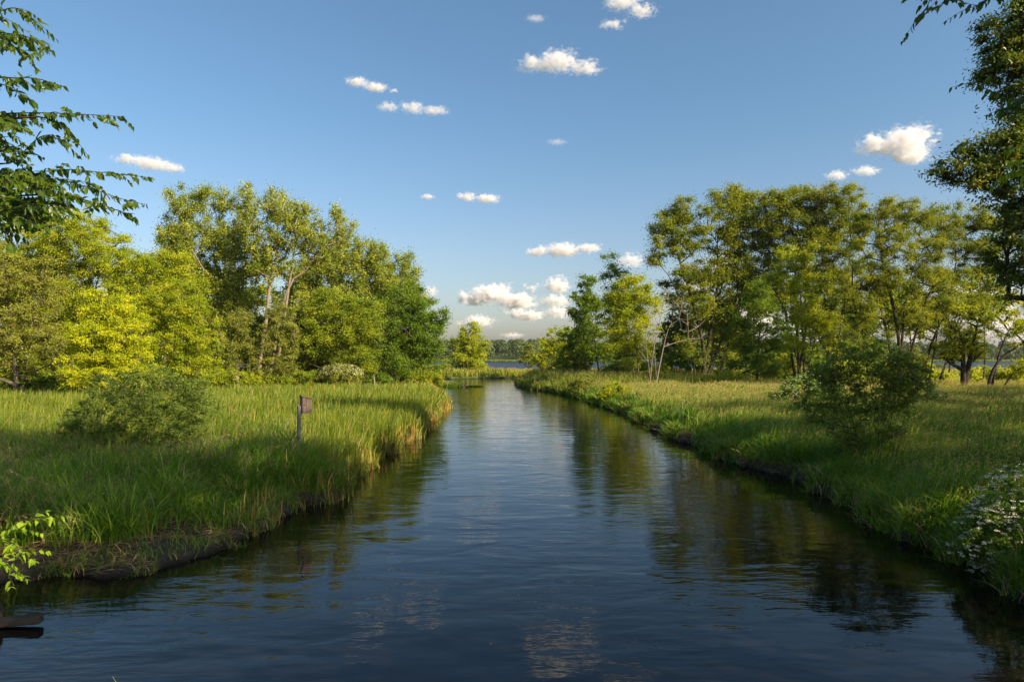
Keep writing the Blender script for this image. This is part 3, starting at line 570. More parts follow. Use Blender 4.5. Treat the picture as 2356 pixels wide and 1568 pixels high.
def blossom(n, size, topw=.06):
    def g(root, base, tips, LB):
        ar = np.array([l[1][0]*l[1][2] for l in LB]); ch = rng.choice(len(LB), n, p=ar/ar.sum()); q = unit(rng.normal(0, 1, (n, 3))+np.array([0, -.5, .5]))
        q[:, 2] = np.abs(q[:, 2])*1.0-.25*rng.random(n)
        cc = np.array([l[0] for l in LB])[ch]+q*np.array([l[1] for l in LB])[ch]*(1.0+topw*.5+.06*rng.random((n, 1)))-base
        m = 14; off = rng.normal(0, 1, (n, m, 3))*np.array([1, 1, .35])*size*.33
        P_ = (cc[:, None]+off).reshape(-1, 3); Nn = np.array([0, 0, 1.])+rng.normal(0, .5, (n*m, 3))
        v, f = leaves(P_, rng.normal(0, 1, (n*m, 3))*np.array([1, 1, .2]), Nn, np.full(n*m, size*.42), np.full(n*m, size*.38), .1)
        mesh('blossom', v, f, M['petal'], root, rnd=rng.random(n*m))
    return g
tree('shrub', 'olive shrub overhanging the waterline below the slim dark tree', 'shrub', 66, [[(1345, 905), (1345, 880)], [(1350, 905), (1365, 880)]], [(1345, 885, 32, 24), (1370, 895, 24, 18), (1325, 895, 20, 16)], 'willow', 'bark', .04, 4, clump=.32, group=RS, cname='leaves', tname='stems')
tree('shrub', 'warm yellow-green shrub at the left end of the golden meadow', 'shrub', 54, [[(1415, 925), (1415, 890)], [(1420, 925), (1440, 895)]], [(1415, 898, 34, 24), (1440, 908, 26, 20), (1392, 915, 20, 16)], 'lime', 'bark', .04, 3.4, clump=.3, group=RS, cname='leaves', tname='stems')
tree('shrub', 'fresh green low bush at the foot of the right wood in front of the trunks', 'shrub', 68, [[(1668, 885), (1668, 868)]], [(1668, 866, 26, 14), (1690, 870, 24, 12), (1645, 870, 20, 10)], 'lime', 'bark', .03, 4, clump=.3, group=RS, cname='leaves', tname='stems')
tree('flowering_shrub', 'white flowered shrub behind the left side of the leafy sapling', 'shrub', 40, [[(1850, 925), (1850, 890)], [(1860, 925), (1890, 890)], [(1845, 925), (1810, 895)]], [(1850, 890, 54, 26), (1800, 905, 40, 20), (1900, 890, 44, 24), (1870, 870, 36, 18)], 'shrubdark', 'bark', .035, 4, clump=.26, group=RS, extra=blossom(260, .075), cname='leaves', tname='stems')
tree('flowering_shrub', 'white flowered shrub with some bare twigs right of the leafy sapling', 'shrub', 40, [[(2120, 930), (2120, 890)], [(2126, 930), (2150, 900)], [(2112, 930), (2090, 870)]], [(2120, 892, 36, 26), (2150, 912, 30, 16), (2090, 880, 26, 30)], 'shrubdark', 'deadwood', .03, 2.6, clump=.24, group=RS, extra=blossom(150, .075), cname='leaves', tname='stems', tipn=90)
tree('leafy_sapling', 'multi-stemmed green ash sapling standing in the shaded grass of the right bank', 'sapling', 21, [[(2010, 1085), (2015, 1000), (2005, 900), (1985, 800)], [(2030, 1085), (2048, 980), (2060, 900), (2055, 840)], [(1995, 1085), (1960, 960), (1940, 880)], [(2040, 1085), (2075, 980), (2095, 920)]],
     [(1985, 795, 50, 34), (1945, 850, 60, 45), (2050, 850, 55, 55), (1900, 935, 62, 45), (2100, 860, 40, 40), (1890, 860, 36, 34), (2000, 930, 60, 46), (2070, 910, 44, 50), (1960, 1000, 60, 40), (2050, 1000, 40, 36), (2010, 1040, 70, 26)], 'willow_near', 'barkdark', .04, 2.3, s=.105, clump=.34, asp=.42, cname='leaves', tname='stems', droop=.5, tipn=420)
tree('flowering_shrub', 'near dogwood bush with white flower clusters leaning over the dark water at the right corner', 'shrub', 12.6, [[(2330, 1400), (2320, 1280), (2300, 1200)], [(2360, 1400), (2380, 1250), (2400, 1150)], [(2310, 1400), (2260, 1330), (2235, 1260)]],
     [(2290, 1240, 80, 90), (2350, 1180, 90, 110), (2240, 1275, 55, 55), (2320, 1310, 75, 55), (2420, 1260, 90, 120), (2270, 1190, 50, 50)], 'shrubdark', 'bark', .022, 3.4, s=.06, clump=.13, asp=.55, extra=blossom(560, .075, .16), cname='leaves', tname='stems', tipn=420)
# left, near: the willow shrub in the cattails
tree('willow_shrub', 'fine leaved dark willow bush standing in the cattails on the left', 'shrub', 21.5, [[(335, 1060), (330, 980), (320, 900)], [(345, 1060), (380, 960), (400, 890)], [(325, 1060), (280, 970), (250, 910)], [(350, 1060), (420, 980), (460, 930)], [(320, 1060), (250, 1000), (200, 950)], [(340, 1060), (350, 960), (350, 880)]],
     [(345, 875, 60, 40), (270, 905, 64, 48), (425, 905, 58, 48), (205, 955, 60, 44), (470, 945, 44, 56), (340, 950, 90, 50), (255, 1000, 70, 34), (420, 990, 70, 34), (160, 985, 34, 22)], 'willow_near', 'barkdark', .026, 2.2, s=.10, clump=.27, asp=.24, cname='leaves', tname='stems', droop=0, tipn=420)

# the big tree over the right edge and the trees outside the frame that shade this end of the stream
tree('ash_tree', 'great dark ash hanging into the top right of the view', 'tree', 22, [[(2560, 960), (2540, 700), (2500, 400), (2480, 200), (2470, 0)], [(2530, 600), (2420, 420), (2300, 350)], [(2500, 420), (2400, 200), (2320, 90)], [(2535, 700), (2430, 620)]],
     [(2335, 60, 80, 80), (2340, 175, 86, 66), (2215, 385, 66, 56), (2310, 345, 72, 66), (2300, 420, 60, 50), (2350, 470, 80, 66), (2348, 570, 74, 66), (2360, 640, 62, 56), (2340, 120, 70, 60), (2350, 270, 70, 50), (2470, 60, 130, 150), (2500, 330, 150, 180), (2470, 560, 110, 130), (2700, 200, 200, 260), (2450, -180, 200, 160), (2700, -150, 220, 200)], 'ashdark', 'barkdark', .38, 3.8, s=.125, clump=.42, asp=.40, droop=.5, tipn=1500, cap=330000)
OFF = [(12.8, 2.2, 24, 'dark'), (19, 4, 22, 'mid'), (25, 8, 22, 'dark'), (31, 14, 21, 'mid'), (37, 20, 21, 'dark'), (44, 26, 21, 'mid'), (52, 32, 20, 'dark'), (61, 38, 21, 'mid'), (33, 4, 24, 'dark'), (4, -24, 20, 'mid')]
for k, (x, y, h, mt) in enumerate(OFF):
    Yk = 40.0
    o = tree('shade_tree', 'tall tree on the near right bank beyond the right edge, shading the stream', 'tree', Yk, [[((0+512)/K, 900), (512/K, 700), (510/K, 500)]],
             [(512/K, (HZ-F*(h*.62-CH)/Yk)/K, 210, h*.22/.02546), (512/K-60, (HZ-F*(h*.40-CH)/Yk)/K, 170, h*.16/.02546), (512/K+60, (HZ-F*(h*.8-CH)/Yk)/K, 150, h*.16/.02546)], mt, 'barkdark', .35, 2.2, s=.42, clump=1.2, tipn=170, group='trees beyond the right edge', gz=.3)
    o.location = (x, y, .4)

# ------------------------------------------------------------------ near leaf sprays of the two elms
def ovate(C, A, Nn, L, W, curl=.12):
    A = unit(A); B = unit(np.cross(Nn, A)); U = np.cross(A, B); n = len(C)
    ts = [0, .16, .42, .72, 1.0]; ws = [0, .40, .5, .27, 0]
    L_ = L[:, None]; W_ = W[:, None]; vs = []
    for t in ts: vs.append(C+A*L_*t-U*L_*curl*t*t)
    for sgn in (1, -1):
        for t, w2 in list(zip(ts, ws))[1:4]: vs.append(C+A*L_*(t-.02)+B*W_*w2*sgn+U*W_*.16-U*L_*curl*t*t)
    v = np.stack(vs, 1); b = (np.arange(n)*11)[:, None]
    q = np.concatenate([b+np.array([[1, 5, 6, 2]]), b+np.array([[2, 6, 7, 3]]), b+np.array([[1, 2, 9, 8]]), b+np.array([[2, 3, 10, 9]])])
    tr = np.concatenate([b+np.array([[0, 5, 1]]), b+np.array([[3, 7, 4]]), b+np.array([[0, 1, 8]]), b+np.array([[3, 4, 10]])])
    return v.reshape(-1, 3), q, tr
def sprays(paths, leaf=.085, gap=.040, upright=.8):
    """paths: (list of view points, depth at start, depth at end); returns twig and leaf geometry"""
    tw = []; C_ = []; A_ = []; N_ = []; L_ = []
    for pts, d0, d1 in paths:
        pts = [(p[0]+rng.normal(0, 3)*(0 < i < len(pts)-1), p[1]+rng.normal(0, 5)*(0 < i < len(pts)-1)) for i, p in enumerate(pts)]
        m = len(pts); P_ = np.array([at(p[0], p[1], d0+(d1-d0)*i/(m-1)) for i, p in enumerate(pts)])
        sp = smoothpath(P_, .05); r = np.linspace(.007, .0018, len(sp))
        tw.append(tubes(sp[:-1], sp[1:], r[:-1], r[1:], 5))
        seg = np.linalg.norm(np.diff(sp, axis=0), axis=1); s = np.concatenate([[0], np.cumsum(seg)])
        # short side twigs
        lines = [(sp, s, 1.0)]
        for q in np.arange(.12, s[-1]-.10, .14):
            i = int(np.searchsorted(s, q)); p = sp[i]; dv = unit(sp[min(i+1, len(sp)-1)]-sp[i-1])
            sd_ = unit(np.cross(dv, [0, 0, 1]))*rng.choice([-1, 1])
            L2 = rng.uniform(.08, .38)*(1-.5*q/s[-1])
            e = p+(dv*rng.uniform(.4, 1.0)+sd_*.7+np.array([0, 0, rng.uniform(-.6, .15)]))*L2; mid = .5*(p+e)+np.array([0, 0, .02])
            s2 = smoothpath(np.array([p, mid, e]), .04); r2 = np.linspace(.003, .0012, len(s2))
            tw.append(tubes(s2[:-1], s2[1:], r2[:-1], r2[1:], 4))
            lines.append((s2, np.concatenate([[0], np.cumsum(np.linalg.norm(np.diff(s2, axis=0), axis=1))]), .85))
        for pl, ss, sc in lines:
            q = np.arange(.02, ss[-1], gap); sg = 1
            for u in list(q)+[ss[-1]]:
                i = min(int(np.searchsorted(ss, u)), len(pl)-1); p = pl[i]; dv = unit(pl[i]-pl[max(i-1, 0)])
                sd_ = unit(np.cross(dv, [0, 0, 1]))*sg; sg = -sg
                a = unit(dv*rng.uniform(.2, .9)+sd_*rng.uniform(.0, .9)+np.array([0, 0, rng.uniform(-1.5, .1)])+rng.normal(0, .15, 3))
                C_.append(p); A_.append(a); N_.append(unit(np.array([rng.normal(), rng.normal(), upright])))
                L_.append(leaf*sc*rng.uniform(.5, 1.2)*(1-.45*(u/ss[-1])**3))
    C_, A_, N_, L_ = map(np.array, (C_, A_, N_, L_))
    v, q, t = ovate(C_, A_, N_, L_, L_*.54)
    rl = rng.random(len(L_))
    return join(tw), (v, [q, t]), np.concatenate([np.tile(rl, 4), np.tile(rl, 4)])
def elm(name, label, base, trunk, paths, mat, feed, leaf=.085, upright=.8):
    root = empty(name, base); tag(root, label, 'tree'); base = np.array(base, float)
    (tv, tf), (lv, lf), rn = sprays(paths, leaf, upright=upright)
    parts = [(tv-base, f) for f in tf]
    sp = smoothpath(np.array(trunk, float), .3); r = np.linspace(.24, .10, len(sp))
    tv2, tf2 = tubes(sp[:-1]-base, sp[1:]-base, r[:-1], r[1:], 12)
    lb = []
    for a, b, r0 in feed:                            # limbs that carry the sprays
        a = np.array(a, float); b = np.array(b, float); q = smoothpath(np.array([a, .5*(a+b)+[0, 0, .25], b]), .2); rr = np.linspace(r0, .008, len(q))
        lb.append(tubes(q[:-1]-base, q[1:]-base, rr[:-1], rr[1:], 7))
    V_, F_ = join([(tv2, tf2)]+lb+parts); mesh('trunk', V_, F_, M['barkdark'], root, smooth=True)
    mesh('leaves', lv-base, lf, M[mat], root, rnd=rn)
    return root
e0 = at(-30, 60, 6.6)
LP = [([(-40, 40), (20, 22), (55, 30), (82, 62)], 6.6, 6.3), ([(-40, 70), (20, 70), (70, 90), (120, 118)], 6.4, 6.1), ([(-40, 110), (10, 105), (60, 130), (84, 160)], 6.7, 6.4), ([(-50, 170), (20, 172), (80, 178), (145, 198)], 6.5, 6.1), ([(-50, 196), (0, 190), (40, 205), (60, 225)], 6.6, 6.4),
      ([(-50, 268), (20, 268), (100, 262), (190, 266), (285, 268)], 6.8, 6.2), ([(20, 375), (50, 345), (100, 312), (160, 330)], 6.8, 6.3), ([(90, 268), (130, 285), (165, 318)], 6.5, 6.4), ([(-60, 420), (0, 440), (70, 408), (150, 395), (240, 400), (345, 408)], 7.2, 6.3),
      ([(40, 425), (120, 415), (200, 430), (290, 455), (338, 470)], 6.8, 6.3), ([(120, 445), (190, 452), (250, 478), (312, 502)], 6.7, 6.3), ([(-50, 440), (20, 455), (90, 470), (160, 480)], 6.3, 6.1), ([(-50, 480), (20, 490), (80, 508), (135, 520)], 6.4, 6.0),
      ([(-50, 415), (10, 418), (60, 432), (110, 440)], 6.0, 5.9), ([(-50, 510), (0, 520), (25, 550), (35, 570)], 6.2, 6.1), ([(-40, 320), (-5, 318), (30, 312)], 6.6, 6.5),
      ([(-40, 455), (30, 452), (80, 462), (150, 470)], 6.9, 6.7), ([(-60, 500), (20, 470), (90, 455), (160, 450)], 7.1, 6.9), ([(-40, 395), (20, 392), (70, 385), (40, 400)], 6.9, 6.8)]
for _ in range(16):
    x1 = rng.uniform(20, 175); y1 = rng.uniform(430, 545)-x1*.12; LP.append(([(-60, y1-rng.uniform(-5, 40)), (x1*.4, y1-12), (x1, y1)], rng.uniform(6.2, 7.4), rng.uniform(6.0, 7.0)))
for _ in range(6):
    x1 = rng.uniform(20, 80); y1 = rng.uniform(20, 360); LP.append(([(-60, y1-rng.uniform(0, 40)), (x1*.4, y1-8), (x1, y1+8)], rng.uniform(6.2, 7.4), rng.uniform(6.0, 7.0)))
trk = [(-9.9, 5.5, .2), (-9.8, 5.6, 2.5), (-9.5, 5.8, 5.5), (-9.3, 6.0, 8.5)]
fd = []
for p, d0, d1 in LP:
    b = at(p[0][0], p[0][1], d0); a = np.array([-9.6, 5.7, max(2.0, b[2]-1.2)]); fd.append((a, b, .035))
elm('elm_tree', 'elm on the near left bank with leafy twigs reaching in from the left edge', (-9.9, 5.5, .3), trk, LP, 'near', fd, .112)
SP = [([(-40, 1250), (30, 1212), (70, 1195), (115, 1187)], 5.3, 5.0), ([(-40, 1245), (10, 1240), (40, 1255), (58, 1268)], 5.2, 5.1), ([(-40, 1290), (10, 1278), (50, 1272), (84, 1290)], 5.2, 5.0), ([(-40, 1310), (10, 1300), (40, 1312), (60, 1330)], 5.1, 5.0)]
fd = [((-7.6, 4.6, 1.2), at(p[0][0], p[0][1], d0), .012) for p, d0, d1 in SP]
elm('elm_sapling', 'sunlit-toned green elm sapling tips poking in low at the left edge above the mud bank', (-7.6, 4.6, .1), [(-7.6, 4.6, .1), (-7.6, 4.6, 1.2)], SP, 'nearlit', fd, .088, 2.5)
bpy.data.objects['elm_sapling']['category'] = 'sapling'
RP = [([(2225, -60), (2185, -20), (2165, 5), (2150, 18)], 6.2, 6.0), ([(2180, -60), (2150, -10), (2130, 15), (2112, 40)], 6.1, 6.0), ([(2290, -60), (2290, -25), (2260, 0), (2225, 8)], 6.5, 6.2),
      ([(2420, 250), (2356, 235), (2300, 205), (2232, 188)], 7.2, 6.8), ([(2420, 280), (2370, 262), (2320, 245)], 7.0, 6.9), ([(2420, 215), (2380, 212), (2330, 222)], 7.0, 6.9), ([(2100, -60), (2090, -20), (2076, 2)], 6.2, 6.1)]
trr = [(9.9, 4.5, .2), (9.9, 4.6, 3), (9.6, 4.9, 6), (9.3, 5.2, 9.5)]
fd = [((9.5, 5.0, max(3, at(p[0][0], p[0][1], d0)[2]-.8)), at(p[0][0], p[0][1], d0), .03) for p, d0, d1 in RP]
elm('elm_tree', 'elm on the near right bank with dark leaf tips dipping in from the top right', (9.9, 4.5, .3), trr, RP, 'near', fd, .105)
RP2 = [([(2440, 350), (2380, 338), (2330, 340), (2280, 352)], 6.0, 5.8), ([(2440, 380), (2390, 378), (2340, 388), (2300, 408)], 6.0, 5.8), ([(2440, 330), (2400, 345), (2360, 362), (2330, 372)], 5.9, 5.8)]
fd = [((8.6, 4.4, 3.0), at(p[0][0], p[0][1], d0), .02) for p, d0, d1 in RP2]
elm('young_elm', 'young elm tip with sunlit-toned green leaves in front of the great dark ash', (8.7, 4.4, .3), [(8.7, 4.4, .2), (8.6, 4.4, 3.0)], RP2, 'nearlit', fd, .105, 2.5)

# ------------------------------------------------------------------ grasses and reeds
isL = lambda x, y: (x < -2) & (y < 100)
def dens_(a, b): return lambda y: a*(18.0/y)**b
# cattails
cl = lambda x, y, d: (isL(x, y) & (d > -.32) & (y > 17.5+2.2*np.sin(x*.8)) & (y < 61+3*np.sin(x*.3)) )*np.clip(.25+1.2*sm(-.3, .7, d), 0, 1)*(1-.8*((y < 21.5) & (x > -15)))*(1-.75*(np.hypot((x+8.2)/2.6, (y-20.8)/2.0) < 1))
grassfield('cattail_reeds', 'upright green cattail reeds filling the left bank', 'cattails', scatter(-60, -3, 17, 64, dens_(150, 1.15), cl),
           lambda x, y, d: 1.06*(.75+.25*sm(-.2, .8, d))+.22*patchy(x, y, .45, 1)+.18*patchy(x, y, 1.7, 4)-.15*sm(50, 60, y), lambda y: .012+.0009*y, ['cattail', 'plume', 'deadgold'], headfrac=.03, headL=.2, headnd=8, headW=.05, spread=.01, bend=(.02, .55), lean=(.2, 1.3), strawfrac=.05, nseg=3)
# golden dead stalks at the water edge
cl = lambda x, y, d: (isL(x, y) & (d > -.3) & (d < .55) & (y > 15))*(.25+.75*sm(20, 34, y))*(patchy(x, y, 2.2) > .35)
grassfield('dead_stalks', 'golden dead cattail stalks along the water edge of the left bank', 'dry stalks', scatter(-9, -3, 15, 76, dens_(190, .75), cl),
           lambda x, y, d: .50+.2*patchy(x, y, 2), lambda y: .013+.0008*y, ['deadgold', 'plume', 'straw'], bend=(.0, .35), strawfrac=.3, nseg=2)
# reed grass with plumes
cr = lambda x, y, d: (1-.6*(np.hypot((x+8.2)/2.4, (y-20.8)/1.8) < 1))*(isL(x, y) & (d > .22) & (y > 12) & (y < 27))*(1-beachf(x, y)*sm(1.9, 1.2, d))*np.clip(1.15-.8*sm(20, 26, y), 0, 1)
grassfield('reed_grass', 'tall shaded grass with tan drooping plumes on the near left bank', 'tall grass', scatter(-24, -3, 12, 28, dens_(330, 1.0), cr),
           lambda x, y, d: (.35+.8*sm(.2, 2.0, d))*(.6+.4*patchy(x, y, .9, 2)+.3*patchy(x, y, 3.1, 5))*(1+.5*np.exp(-((x+6.3)**2+(y-19.6)**2)/3)), lambda y: .015+.0007*y, ['grass', 'plume', 'straw'], headfrac=.30, headL=.26, headnd=14, headW=.034, spread=.042, bend=(.15, 1.25), strawfrac=.04, nseg=4,
           headcond=lambda x, y, d: sm(1.0, 2.2, d)*(.25+.75*sm(.2, .55, patchy(x, y, .6, 3))), droop=.8)
# grass hanging over the near left edge and on the mud
cf = lambda x, y, d: (isL(x, y) & (d > -.1) & (d < 1.2) & (y > 10))*np.where(beachf(x, y) > .4, .06*(patchy(x, y, 3.1) > .55)+.22*(patchy(x, y, 1.3, 4) > .82), .9*sm(.9, .2, d))
grassfield('bank_grass', 'short green grass tufts fringing the near left bank', 'grass', scatter(-14, -3, 10, 30, dens_(300, .8), cf),
           lambda x, y, d: .22+.45*patchy(x, y, 1.8)*(1-.6*beachf(x, y)), lambda y: .013+.0004*y, ['grass', 'plume', 'straw'], bend=(.3, 1.1), strawfrac=.25)
# right bank
isR = lambda x, y: (x > 0) & (y < 108)
cm = lambda x, y, d: (isR(x, y) & (d > -.05) & (y > 9) & (y < 70))*np.clip(.5+.5*sm(0, .7, d), 0, 1)*np.where(((y > 20.5) & (y < 25.5)) | ((y > 31) & (y < 37)), .06+.94*sm(.45, 1.5, d), 1)
hm = lambda x, y, d: (.50+.62*sm(.0, 1.8, d))*(.62+.45*patchy(x, y, 1.1, 1)+.25*patchy(x, y, 3.3, 5))-.08*sm(52, 68, y)
grassfield('meadow_grass', 'tall meadow grass with pale seed heads covering the right bank', 'tall grass', scatter(4, 60, 9, 70, dens_(300, 1.05), cm),
           hm, lambda y: .010+.0010*y, ['grass', 'head', 'straw'], headfrac=.8, headL=.21, headnd=7, headW=.038, spread=.013, bend=(.12, .75), lean=(.1, .9), strawfrac=.03,
           headcond=lambda x, y, d: sm(.5, 1.8, d)*(.35+.65*sm(24, 46, y)), nseg=2)
ca = lambda x, y, d: (isR(x, y) & (d > .1) & (y > 9) & (y < 30))*(.35+.65*sm(.3, .6, patchy(x, y, 1.3, 7)))
grassfield('arching_grass', 'broad bladed arching green grass among the meadow stems on the near right bank', 'grass', scatter(7, 26, 9, 30, dens_(150, .8), ca),
           lambda x, y, d: (.65+.5*sm(0, 1.5, d))*(.75+.5*patchy(x, y, 1.9, 3)), lambda y: .017+.0006*y, ['grass', 'head', 'straw'], bend=(.5, 1.35), strawfrac=.04, nseg=4)
ce = lambda x, y, d: (isR(x, y) & (d > -.12) & (d < .7) & (y > 9) & (y < 104))*(patchy(x, y, 2.3, 2) > .3)*np.where(((y > 20.5) & (y < 25.5)) | ((y > 31) & (y < 37)), .12, .8)
grassfield('bank_grass', 'drooping green grass fringe hanging over the right waterline', 'grass', scatter(-2, 14, 9, 104, dens_(330, .85), ce),
           lambda x, y, d: .38+.45*patchy(x, y, 1.6), lambda y: .014+.0008*y, ['grass', 'head', 'straw'], bend=(.4, 1.2), strawfrac=.18)
cb = lambda x, y, d: (isL(x, y) & (d > -.05) & (d < .32) & (y > 10.5) & (y < 17))*(patchy(x, y, 3.7, 2) > .6)
grassfield('bank_grass', 'low ragged grass along the lip of the mud bank at the left', 'grass', scatter(-14, -4, 10.5, 17, dens_(520, .5), cb),
           lambda x, y, d: .10+.16*patchy(x, y, 4.3), lambda y: .016, ['grass', 'plume', 'straw'], bend=(.5, 1.3), strawfrac=.45)
cq = lambda x, y, d: ((isL(x, y) | isR(x, y)) & (d > -.22) & (d < .5) & (y > 12) & (y < 60) & (x > -9))*(patchy(x, y, 1.45, 9) > .66)*(1-beachf(x, y))
grassfield('sedge_clumps', 'arching sedge clumps leaning out over the water on both banks', 'sedge', scatter(-9, 14, 12, 60, dens_(300, .8), cq),
           lambda x, y, d: .55+.45*patchy(x, y, 2.7, 2), lambda y: .016+.0007*y, ['grass', 'head', 'straw'], bend=(.5, 1.35), strawfrac=.16, nseg=4)
# dry mats on both banks
def mats(name, label, x0, x1, y0, y1, dens, cond):
    p = scatter(x0, x1, y0, y1, dens, cond); n = len(p); ang = rng.random(n)*np.pi*2
    L_ = rng.uniform(.12, .5, n); A = np.stack([np.cos(ang), np.sin(ang), rng.normal(0, .12, n)], 1)
    v, f = leaves(np.stack([p[:, 0], p[:, 1], p[:, 2]+.015+.05*rng.random(n)], 1), A, np.array([0, 0, 1.])+rng.normal(0, .3, (n, 3)), L_, .010+.0006*p[:, 1])
    tag(mesh(name, v, f, M['straw'], rnd=rng.random(n)*.8), label, 'straw', kind='stuff')
mats('dry_straw', 'scattered dry straw lying on the bare mud of the left bank', -14, -4, 10.5, 20, dens_(240, .5), lambda x, y, d: (isL(x, y) & (d > .02) & (d < 2.0))*(beachf(x, y)*.8+.12)*(patchy(x, y, 1.7) > .3))
mats('dead_grass_mat', 'matted brown dead grass along the worn ledges of the right bank', 5, 13, 9, 60, dens_(260, .6), lambda x, y, d: (isR(x, y) & (d > -.12) & (d < .9))*np.where(((y > 20.5) & (y < 25.5)) | ((y > 31) & (y < 37)), 1, .25))
# undergrowth below the trees, the far meadow and the strip by the point
cu = lambda x, y, d: ((d > 0) & (y > 58) & (y < 104) & ((x < -6) | (x > 1)))*.8
grassfield('undergrowth', 'rough grass below the trees on both banks', 'undergrowth', scatter(-90, 90, 58, 104, lambda y: 9, cu),
           lambda x, y, d: .55+.35*patchy(x, y, .4), lambda y: .09, ['meadow', 'head', 'straw'], headfrac=.2, headL=.2, headnd=2, headW=.06, bend=(.1, .6), nseg=2)
ck = lambda x, y, d: (isR(x, y) & (d > -.1) & (y > 66) & (x < 24))*1.0
grassfield('point_grass', 'tall sunlit grass on the narrow point where the right bank curves away', 'tall grass', scatter(0, 24, 66, 108, lambda y: 26, ck),
           lambda x, y, d: .75+.95*sm(0, 2.2, d)*(.7+.5*patchy(x, y, .9)), lambda y: .07, ['cattail', 'head', 'straw'], headfrac=.3, headL=.2, headnd=3, headW=.045, bend=(.1, .6), nseg=2)
cfm = lambda x, y, d: ((d > np.where(y < 135, .6, -.1)) & (y > 108))*1.0
grassfield('far_meadow', 'tall pale grass between the bend of the stream and the lake', 'tall grass', scatter(-60, 120, 108, 162, lambda y: 11 if y < 130 else 7, cfm),
           lambda x, y, d: .30+.42*sm(0, 2.5, d)+.14*patchy(x, y, .25)+.6*sm(133, 128, y)*(.5+.6*patchy(x, y, .6, 2)), lambda y: .14, ['meadow', 'head', 'straw'], headfrac=.35, headL=.25, headnd=3, headW=.055, bend=(.1, .5), nseg=2)
# the far shore of the lake
n = 26000; x = rng.uniform(-260, 420, n); y = 462+rng.random(n)*10
v, f, _, _ = blades(np.stack([x, y, np.full(n, -.1)], 1), rng.uniform(.9, 1.5, n), np.full(n, .5), rng.random(n)*6.28, rng.uniform(0, .3, n), 2)
tag(mesh('far_reeds', v, f, M['cattail'], rnd=np.repeat(rng.random(n), 2)), 'thin strip of pale green reeds along the far lake shore', 'reeds', kind='stuff')
C_ = []; A_ = []; N_ = []; Q = []
for k in range(620):
    x = rng.uniform(-300, 460); yy = 476+rng.random()**1.3*110; r = rng.uniform(3.2, 5.6); gz = (yy-476)*.045+max(0, 2.5-abs(x+10)/40)
    h = rng.uniform(8.5, 11.5)+.8*math.sin(x*.05)
    m = 330; q = unit(rng.normal(0, 1, (m, 3))); q[:, 2] = np.where(q[:, 2] < -.5, -q[:, 2], q[:, 2])
    C_.append(np.array([x, yy, gz+h-r*.9])+q*np.array([r, r, r*rng.uniform(.8, 1.3)])*(.85+.2*rng.random((m, 1))))
    m2 = 90; q2 = rng.normal(0, 1, (m2, 3)); C_.append(np.array([x, yy, 0])+np.stack([q2[:, 0]*r*.5, q2[:, 1]*r*.5, gz+rng.random(m2)*h*.7], 1)); q = np.concatenate([q, q2])
    N_.append(unit(q)+rng.normal(0, .4, q.shape)); Q.append(np.clip(.6*rng.random()+.4*rng.random(len(q)), 0, 1))
C_ = np.concatenate(C_); N_ = np.concatenate(N_); Q = np.concatenate(Q); n = len(C_)
v, f = leaves(C_, rng.normal(0, 1, (n, 3)), N_, rng.uniform(1.0, 1.8, n), rng.uniform(.8, 1.3, n))
tag(mesh('far_wood', v, f, M['farwood'], rnd=Q), 'distant green wood lining the far shore of the lake', 'wood', kind='stuff')

# ------------------------------------------------------------------ things
import bmesh
def boxmesh(name, size, loc, mat, parent, rot=(0, 0, 0), bev=.006, taper=None, segs=0):
    bm = bmesh.new(); bmesh.ops.create_cube(bm, size=1)
    for v in bm.verts: v.co = Vector((v.co.x*size[0], v.co.y*size[1], v.co.z*size[2]))
    if taper: taper(bm)
    if bev: bmesh.ops.bevel(bm, geom=bm.edges[:], offset=bev, segments=1, affect='EDGES')
    me = bpy.data.meshes.new(name); bm.to_mesh(me); bm.free(); me.materials.append(mat)
    o = bpy.data.objects.new(name, me); COL.objects.link(o); o.parent = parent; o.location = loc; o.rotation_euler = rot
    return o
def disc(name, r, loc, rot, mat, parent):
    bm = bmesh.new(); bmesh.ops.create_cone(bm, cap_ends=True, segments=18, radius1=r, radius2=r, depth=.006)
    me = bpy.data.meshes.new(name); bm.to_mesh(me); bm.free(); me.materials.append(mat)
    o = bpy.data.objects.new(name, me); COL.objects.link(o); o.parent = parent; o.location = loc; o.rotation_euler = rot; return o
# nest box on a post: the roof slopes down to the front, the front faces right and toward the camera
bx = at(697, 910, 21.0); g0 = float(height(np.array([bx[0]]), np.array([21.0]))[0])
nb = empty('nest_box', (bx[0]-.05, 21.0, g0), R(38)); tag(nb, 'weathered wooden nest box on a grey post standing in the cattails', 'nest box')
zt = bx[2]-g0                                            # top of the box above its ground
def tp(bm):
    for v in bm.verts:
        if v.co.z > 0 and v.co.x > 0: v.co.z -= .075
H = .50; Wd = .22; Dp = .29
bd = boxmesh('box', (Dp, Wd, H), (.14, 0, zt-H/2-.03), M['oldwood'], nb, taper=tp, bev=.004)
boxmesh('roof', (Dp+.10, Wd+.05, .024), (.165, 0, zt-.052), M['oldwood'], nb, rot=(0, math.atan(.075/Dp), 0), bev=.003)
disc('entrance_hole_shade', .034, (.14+Dp/2+.001, -.02, zt-.19), (0, R(90), 0), M['black'], bd)  # flat dark discs painted as the shade inside the holes
disc('side_hole_shade', .019, (.05, -Wd/2-.001, zt-.27), (R(90), 0, 0), M['black'], bd)
for h_ in bd.children: h_.location.x -= bd.location.x; h_.location.z -= bd.location.z
boxmesh('back_board', (.022, .10, .66), (-.018, 0, zt-.29), M['oldwood'], nb, bev=.002)
boxmesh('post', (.085, .095, zt-.10), (-.075, 0, (zt-.10)/2-.2), M['postwood'], nb, bev=.006)
